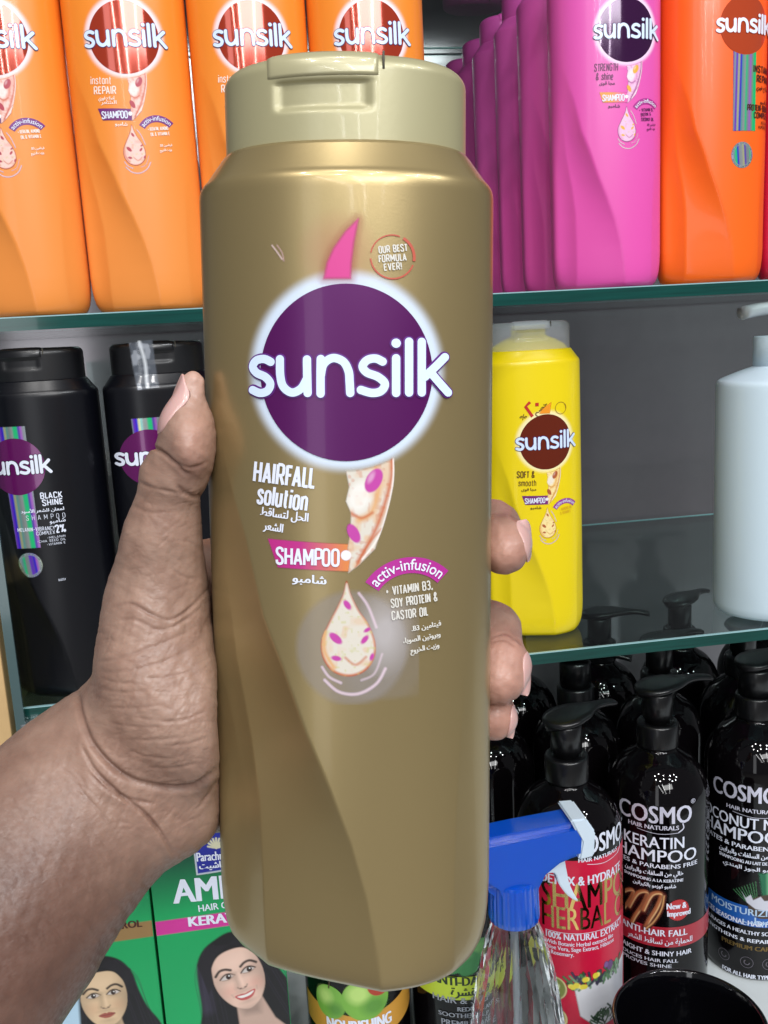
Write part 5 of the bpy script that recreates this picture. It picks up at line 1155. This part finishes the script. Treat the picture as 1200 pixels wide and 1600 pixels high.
def draw2(a):
    ytop = mp_(300,1330)[1]; yk = mp_(300,1425)[1]
    t = np.clip((a.Y-ytop)/(yk-ytop),0,1)**1.2; a.C = np.array(lin(GRN_D))*(1-t[...,None])+np.array(lin(GRN_L))*t[...,None]
    y0, y1 = mp_(300,1432)[1], mp_(300,1454)[1]; a.fill(a.sm(np.abs(a.Y-(y0+y1)/2)-(y1-y0)/2,0.6),(206,52,150))
    fx, fy = mp_(374,1528); hair_portrait(a, fx, fy, 17.0, -14, (230,194,176), (222,140,124), (190,84,84), True, 0.04)
def build2(t, xm, W, H):
    carton_front(t, xm, W, H, draw2); S = SX(t)
    k = Ink(); k.text('KERATIN', (296,1447),(392,1436),15,0.0,heavy=1.2); k.build('band_text', S(0.0006), WHITE, t)
    k = Ink(); k.text('AMLA', (273,1411),(400,1398),37,0,heavy=2.0); k.build('title_text', S(0.0006), WHITE, t)
    k = Ink(); k.text('HAIR OIL',(311,1424),(368,1416),10.5,0,heavy=0.3)
    k.build('label_text', S(0.0006), WHITE, t)
    f = Art(297,1296,372,1372,0.8); P = [(299,1300),(336,1292),(372,1306),(370,1356),(340,1362),(307,1367)]
    f.fill(f.poly(P,1.5),(196,206,214)); f.fill(f.poly([(335+(x-335)*0.92,1333+(y-1333)*0.92) for x,y in P],1.5),(34,44,150))
    for i in range(9):
        an = rad(-180+i*22); f.fill(f.line([(338,1324),(338+math.cos(an)*13,1322+math.sin(an)*13)],3,1,False),(214,212,180))
    f.build('printed_crest', lambda x,y: S(0.0006)(x,y), t)
    k = Ink(); k.text('Parachute',(308,1345),(360,1341),14,0,heavy=0.5); k.text('\uFE96\uFEF4\uFEB7\uFE8D\uFEAD\uFE8E\uFE91',(312,1357),(358,1353),10,0,heavy=0.6); k.build('crest_text', S(0.0009), WHITE, t)
def draw1(a):
    y0, y1 = mp_(220,1440)[1], mp_(220,1465)[1]; ytop = mp_(220,1330)[1]
    t = np.clip((a.Y-ytop)/(y0-ytop),0,1)**1.2; a.C = np.array(lin(GRN_D))*(1-t[...,None])+np.array(lin(GRN_L))*t[...,None]
    a.fill(a.sm(np.abs(a.Y-(y0+y1)/2)-(y1-y0)/2,0.6),(150,118,72))
    fx, fy = mp_(163,1560); hair_portrait(a, fx, fy, 15.0, -3, (216,186,150), (204,150,118), (160,84,72), False, -0.02)
    p0 = mp_(80,1600); a.fill(a.poly([mp_(122,1545),mp_(80,1590),mp_(60,1640),mp_(128,1640)],2),(176,206,226))
def build1(t, xm, W, H):
    carton_front(t, xm, W, H, draw1); S = SX(t)
    k = Ink(); k.text('HAIR FALL CONTROL', (60,1466),(222,1447),11,0,heavy=0.8); k.build('label_text', S(0.0006), mat('dark_brown_ink',(70,30,20),0.4), t)
zt = float(at(300,1285,YBX)[2])
carton('green carton with a smiling woman and magenta band, partly behind the gold bottle', bx0, bx1, zt, None, build2)
carton('green carton with an unsmiling woman and tan band, partly behind the forearm', bx0-0.0018-(bx1-bx0), bx0-0.0016, zt, None, build1)

# ================================================================== LOWER MIDDLE ROW
def round_bottle(label, px, py, Y, R, H, group=None):
    p = at(px,py,Y); t = empty('hair_oil_bottle', (p[0],Y,ZC+0.0005)); meta(t, label, 'bottle', group)
    bm_obj('body', lathe([(R*0.86,0),(R*0.96,0.001),(R,0.005),(R,H*0.72)]+sp([(R,H*0.73),(R*0.95,H*0.78),(R*0.7,H*0.84),(R*0.42,H*0.87),(R*0.38,H*0.90)])), PET, t)
    bm_obj('cap', lathe([(R*0.42,H*0.875),(R*0.44,H*0.88),(R*0.44,H*0.985),(R*0.40,H)]), PUMPM, t); return t
t = round_bottle('black bottle with green apples and a gold band directly under the gold bottle', 560, 1560, 0.60, 0.0375, 0.185, 'black bottles in the lower middle'); NB = t
w = Wrap(t, 0.0375)
def ring_art(w, t, y0, y1, R, name, draw, lift=0.0002, umax=1.35, step=0.00045):
    a = Art(-umax*R*1000, w.p(w.cx,y0)[1]*1000, umax*R*1000, w.p(w.cx,y1)[1]*1000, step*1000); draw(a); a.build(name, lambda x,y: w.S(np.asarray(x)/1000,np.asarray(y)/1000,lift), t)
w.cx = 560; yA = w.p(560,1566)[1]*1000; sc = 1000/2080.0
def dr(a):
    yb = w.p(560,1597)[1]*1000
    a.fill(a.poly([(-60,yb-14),(-30,yb-8),(0,yb-3),(30,yb-8),(60,yb-14),(60,yb+8),(30,yb+13),(0,yb+16),(-30,yb+13),(-60,yb+8)],0.8),(206,150,60))
    for ex, ey, rx, ry in ((-24,yA+2,12,13),(2,yA-1,17,16)):
        a.fill(a.ell(ex,ey,rx,ry,0,0.8),(122,178,70)); a.fill(a.ell(ex-rx*0.3,ey-ry*0.3,rx*0.45,ry*0.45,0,6),(196,226,130),0.8); a.fill(a.ell(ex+rx*0.35,ey+ry*0.4,rx*0.5,ry*0.4,0,6),(60,120,44),0.6); a.fill(a.line([(ex,ey-ry+2),(ex+1,ey-ry-3)],1.2,0.6,False),(70,50,30))
    a.fill(a.ell(13,yA-10,9.5,8.5,0,0.6),(170,60,40))
ring_art(w, t, 1520, 1640, 0.0375, 'printed_apples', dr)
k = Ink(); v = w.p(560,1612)[1]; k.text('NOURISHING',(-0.027,v),(0.020,v),0.0090,0,heavy=0.0005); k.build('label_text', lambda x,y,l=0: w.S(x,y,l+0.0005), WHITE, t)
k = Ink(); v = w.p(560,1553)[1]; k.text('Tiny',(0.008,v),(0.018,v),0.0050,0,heavy=0.0002); k.build('sticker_text', lambda x,y,l=0: w.S(x,y,l+0.0005), WHITE, t)
# anti dandruff bottle
t = round_bottle('black bottle with a lime green anti dandruff band behind the clear spray bottle', 722, 1530, 0.60, 0.0385, 0.235, 'black bottles in the lower middle')
w5 = Wrap(t, 0.0385); yv = w5.p(722,1545)[1]*1000
def dr(a):
    a.fill(a.poly([(-60,yv-9),(60,yv-9),(60,yv+9),(-60,yv+9)],0.8),(186,208,56))
    for ex,ey,rx,ry,ro in ((4,yv-26,20,9,-50),(-10,yv-20,16,7,-20),(18,yv-22,18,8,-75),(-22,yv-16,12,5,10)):
        a.fill(a.ell(ex,ey,rx,ry,ro,1),(58,128,72)); a.fill(a.ell(ex-2,ey-2,rx*0.6,ry*0.4,ro,3),(120,178,104),0.8)
    a.fill(a.poly([(-60,yv-9),(60,yv-9),(60,yv+9),(-60,yv+9)],0.8),(186,208,56))
w5.cx = 722; ring_art(w5, t, 1470, 1600, 0.0385, 'printed_leaves', dr)
k = Ink()
for t_,y,u0,u1,h,hv in (('ANTI-DANDRUFF',1540,-0.030,0.034,0.0068,0.0004),('\uFE93\uFEAE\uFEB8\uFED8\uFEDF\uFE8D \uFEAA\uFEBF',1556,-0.016,0.020,0.0066,0.0004)):
    v = w5.p(722,y)[1]; k.text(t_,(u0,v),(u1,v),h,0,heavy=hv)
k.build('band_text', lambda x,y,l=0: w5.S(x,y,l+0.0005), mat('dark_green_ink',(30,50,24),0.4), t)
k = Ink()
for t_,y,u0,u1,h,hv in (('HAIR & SCALP',1568,-0.030,0.020,0.0048,0.0002),('REDUCES FLAKES',1580,-0.012,0.026,0.0034,0.0002),('SOOTHES SCALP',1590,-0.026,0.018,0.0034,0.0002),('PREMIUM CARE',1604,-0.024,0.022,0.0048,0.0002)):
    v = w5.p(722,y)[1]; k.text(t_,(u0,v),(u1,v),h,0,heavy=hv)
k.build('label_text', lambda x,y,l=0: w5.S(x,y,l+0.0005), mat('dim_seal_ink2',(140,146,156),0.4), t)
# slate carton between them
p = at(655,1570,0.615); o = bm_obj('slate_carton', box_bm(-0.006,0.006,0,0.05,0,0.135,0.0005,1), mat('slate_card',(62,70,84),0.4,vary=0.08), None, False)
o.location = (p[0],0.60,ZC+0.0002); meta(o, 'narrow slate grey carton between the apple bottle and the lime band bottle', 'carton')
# ---- blue trigger spray bottle
YSP = 0.53
p = at(803,1420,YSP); zc_ = float(p[2]); t = empty('spray_bottle', (p[0],YSP,ZC+0.0005)); meta(t, 'clear faceted spray bottle with a blue trigger head in front of the crimson label', 'spray bottle')
zn = zc_-ZC-0.0005                     # neck height
clear = glass_mat('clear_pet', (0.93,0.95,0.96)); 
cl, nt, b = new_mat('clear_pet_faceted'); b.inputs['Base Color'].default_value = (0.93,0.96,0.98,1); b.inputs['Roughness'].default_value = 0.02; b.inputs['Transmission Weight'].default_value = 1.0; b.inputs['IOR'].default_value = 1.12; b.inputs['Coat Weight'].default_value = 1.0; b.inputs['Coat Roughness'].default_value = 0.03
bm = bmesh.new(); R = []; n = 40
n = 20; prof = [(0.030,0.0),(0.033,0.004),(0.033,zn*0.45),(0.031,zn*0.60),(0.0255,zn*0.78),(0.0195,zn*0.90),(0.0152,zn-0.008),(0.0148,zn-0.002)]
for i, (r, z) in enumerate(prof):
    tw = z*3.0; fl = 0.0 if i > 5 else 0.035
    R.append([bm.verts.new((r*(1-fl*(j%2 == 1)*0.5)*math.cos(2*math.pi*j/n+tw), r*(1-fl*(j%2 == 1)*0.5)*math.sin(2*math.pi*j/n+tw), z)) for j in range(n)])
for a, b_ in zip(R[:-1], R[1:]):
    for j in range(n): bm.faces.new((a[j],a[(j+1)%n],b_[(j+1)%n],b_[j]))
bm.faces.new(R[0][::-1]); body = bm_obj('bottle_shell', bm, cl, t, False)
bm_obj('dip_tube', lathe([(0.0024,0.006),(0.0024,zn)],16), mat('dip_tube_cloudy',(180,188,194),0.3,alpha=0.5), t)
blue, nt, b = new_mat('blue_translucent'); b.inputs['Base Color'].default_value = (*lin((0,96,228)),1); b.inputs['Transmission Weight'].default_value = 0.35; b.inputs['Roughness'].default_value = 0.14; b.inputs['Coat Weight'].default_value = 0.6; b.inputs['Coat Roughness'].default_value = 0.05
b.inputs['Subsurface Weight'].default_value = 0.35; b.inputs['Subsurface Scale'].default_value = 0.006; b.inputs['Subsurface Radius'].default_value = (0.3,0.6,1.0)
bm = bmesh.new(); R = []; n = 72; hk = 0.0235
for r, z in ((0.0152,zn-0.006),(0.0164,zn-0.005),(0.0168,zn-0.002),(0.0162,zn+hk-0.002),(0.0154,zn+hk),(0.010,zn+hk+0.001)):
    R.append([bm.verts.new(((r-(0.0005 if j%3 == 0 and 0.0161 < r else 0))*math.cos(2*math.pi*j/n), (r-(0.0005 if j%3 == 0 and 0.0161 < r else 0))*math.sin(2*math.pi*j/n), z)) for j in range(n)])
for a, b_ in zip(R[:-1], R[1:]):
    for j in range(n): bm.faces.new((a[j],a[(j+1)%n],b_[(j+1)%n],b_[j]))
bm.faces.new(R[-1]); bm_obj('screw_collar', bm, blue, t, False)
def extr(outl, hw, bev=0.0008, seg=2):
    """side outline (x, z) given thickness in y, edges rounded"""
    bm = bmesh.new(); A = [bm.verts.new((x,-hw,z)) for x,z in outl]; B = [bm.verts.new((x,hw,z)) for x,z in outl]; n = len(outl)
    bm.faces.new(A); bm.faces.new(B[::-1])
    for i in range(n): bm.faces.new((A[i],B[i],B[(i+1)%n],A[(i+1)%n]))
    bmesh.ops.recalc_face_normals(bm, faces=bm.faces)
    es = [e for e in bm.edges if len(e.link_faces) == 2 and e.calc_face_angle(0) > 0.5]
    bmesh.ops.bevel(bm, geom=es, offset=bev, segments=seg, affect='EDGES'); return bm
def SPX(px,py): P = at(px,py,YSP); return (float(P[0])-t.location.x, float(P[2])-t.location.z)
ol = [SPX(*q) for q in ((700,1345),(716,1312),(752,1300),(800,1290),(896,1272),(908,1292),(906,1324),(886,1330),(868,1338),(846,1356),(836,1376),(832,1402),(772,1402),(764,1380),(742,1366),(710,1360))]
bm_obj('trigger_head', extr(ol, 0.0125, 0.0042, 4), blue, t, False)
ol = [SPX(*q) for q in ((880,1266),(905,1264),(919,1284),(917,1322),(893,1328),(898,1300))]
wh = mat('white_nozzle', (206,222,236), 0.3, coat=0.3)
nz = bm_obj('nozzle', extr(ol, 0.0132, 0.0012), wh, t, False)
ol = [SPX(*q) for q in spline([(838,1364),(856,1344),(876,1332),(881,1350),(886,1374),(894,1392),(900,1403),(884,1394),(870,1376),(862,1358)],3,True)]
bm_obj('trigger_lever', extr(ol, 0.0045, 0.0006), wh, t, False)
# ---- black open jar at the lower right
YJ = 0.515; p = at(1077,1592,YJ); zj = float(p[2])-ZC
t = empty('black_jar', (p[0],YJ,ZC+0.0005)); meta(t, 'open glossy black jar at the lower right in front of the keratin bottle', 'jar')
RJ = 0.0505
bm_obj('bowl', lathe([(RJ*0.80,0),(RJ*0.86,0.001),(RJ*0.90,0.006),(RJ*0.985,zj-0.006),(RJ,zj-0.002),(RJ,zj-0.0005),(RJ-0.0008,zj),(RJ-0.0022,zj),(RJ-0.003,zj-0.001),(RJ*0.90,zj-0.02),(RJ*0.82,zj*0.35),(RJ*0.6,zj*0.25)],96), mat('black_gloss_jar',(6,6,9),0.08,coat=0.6), t)
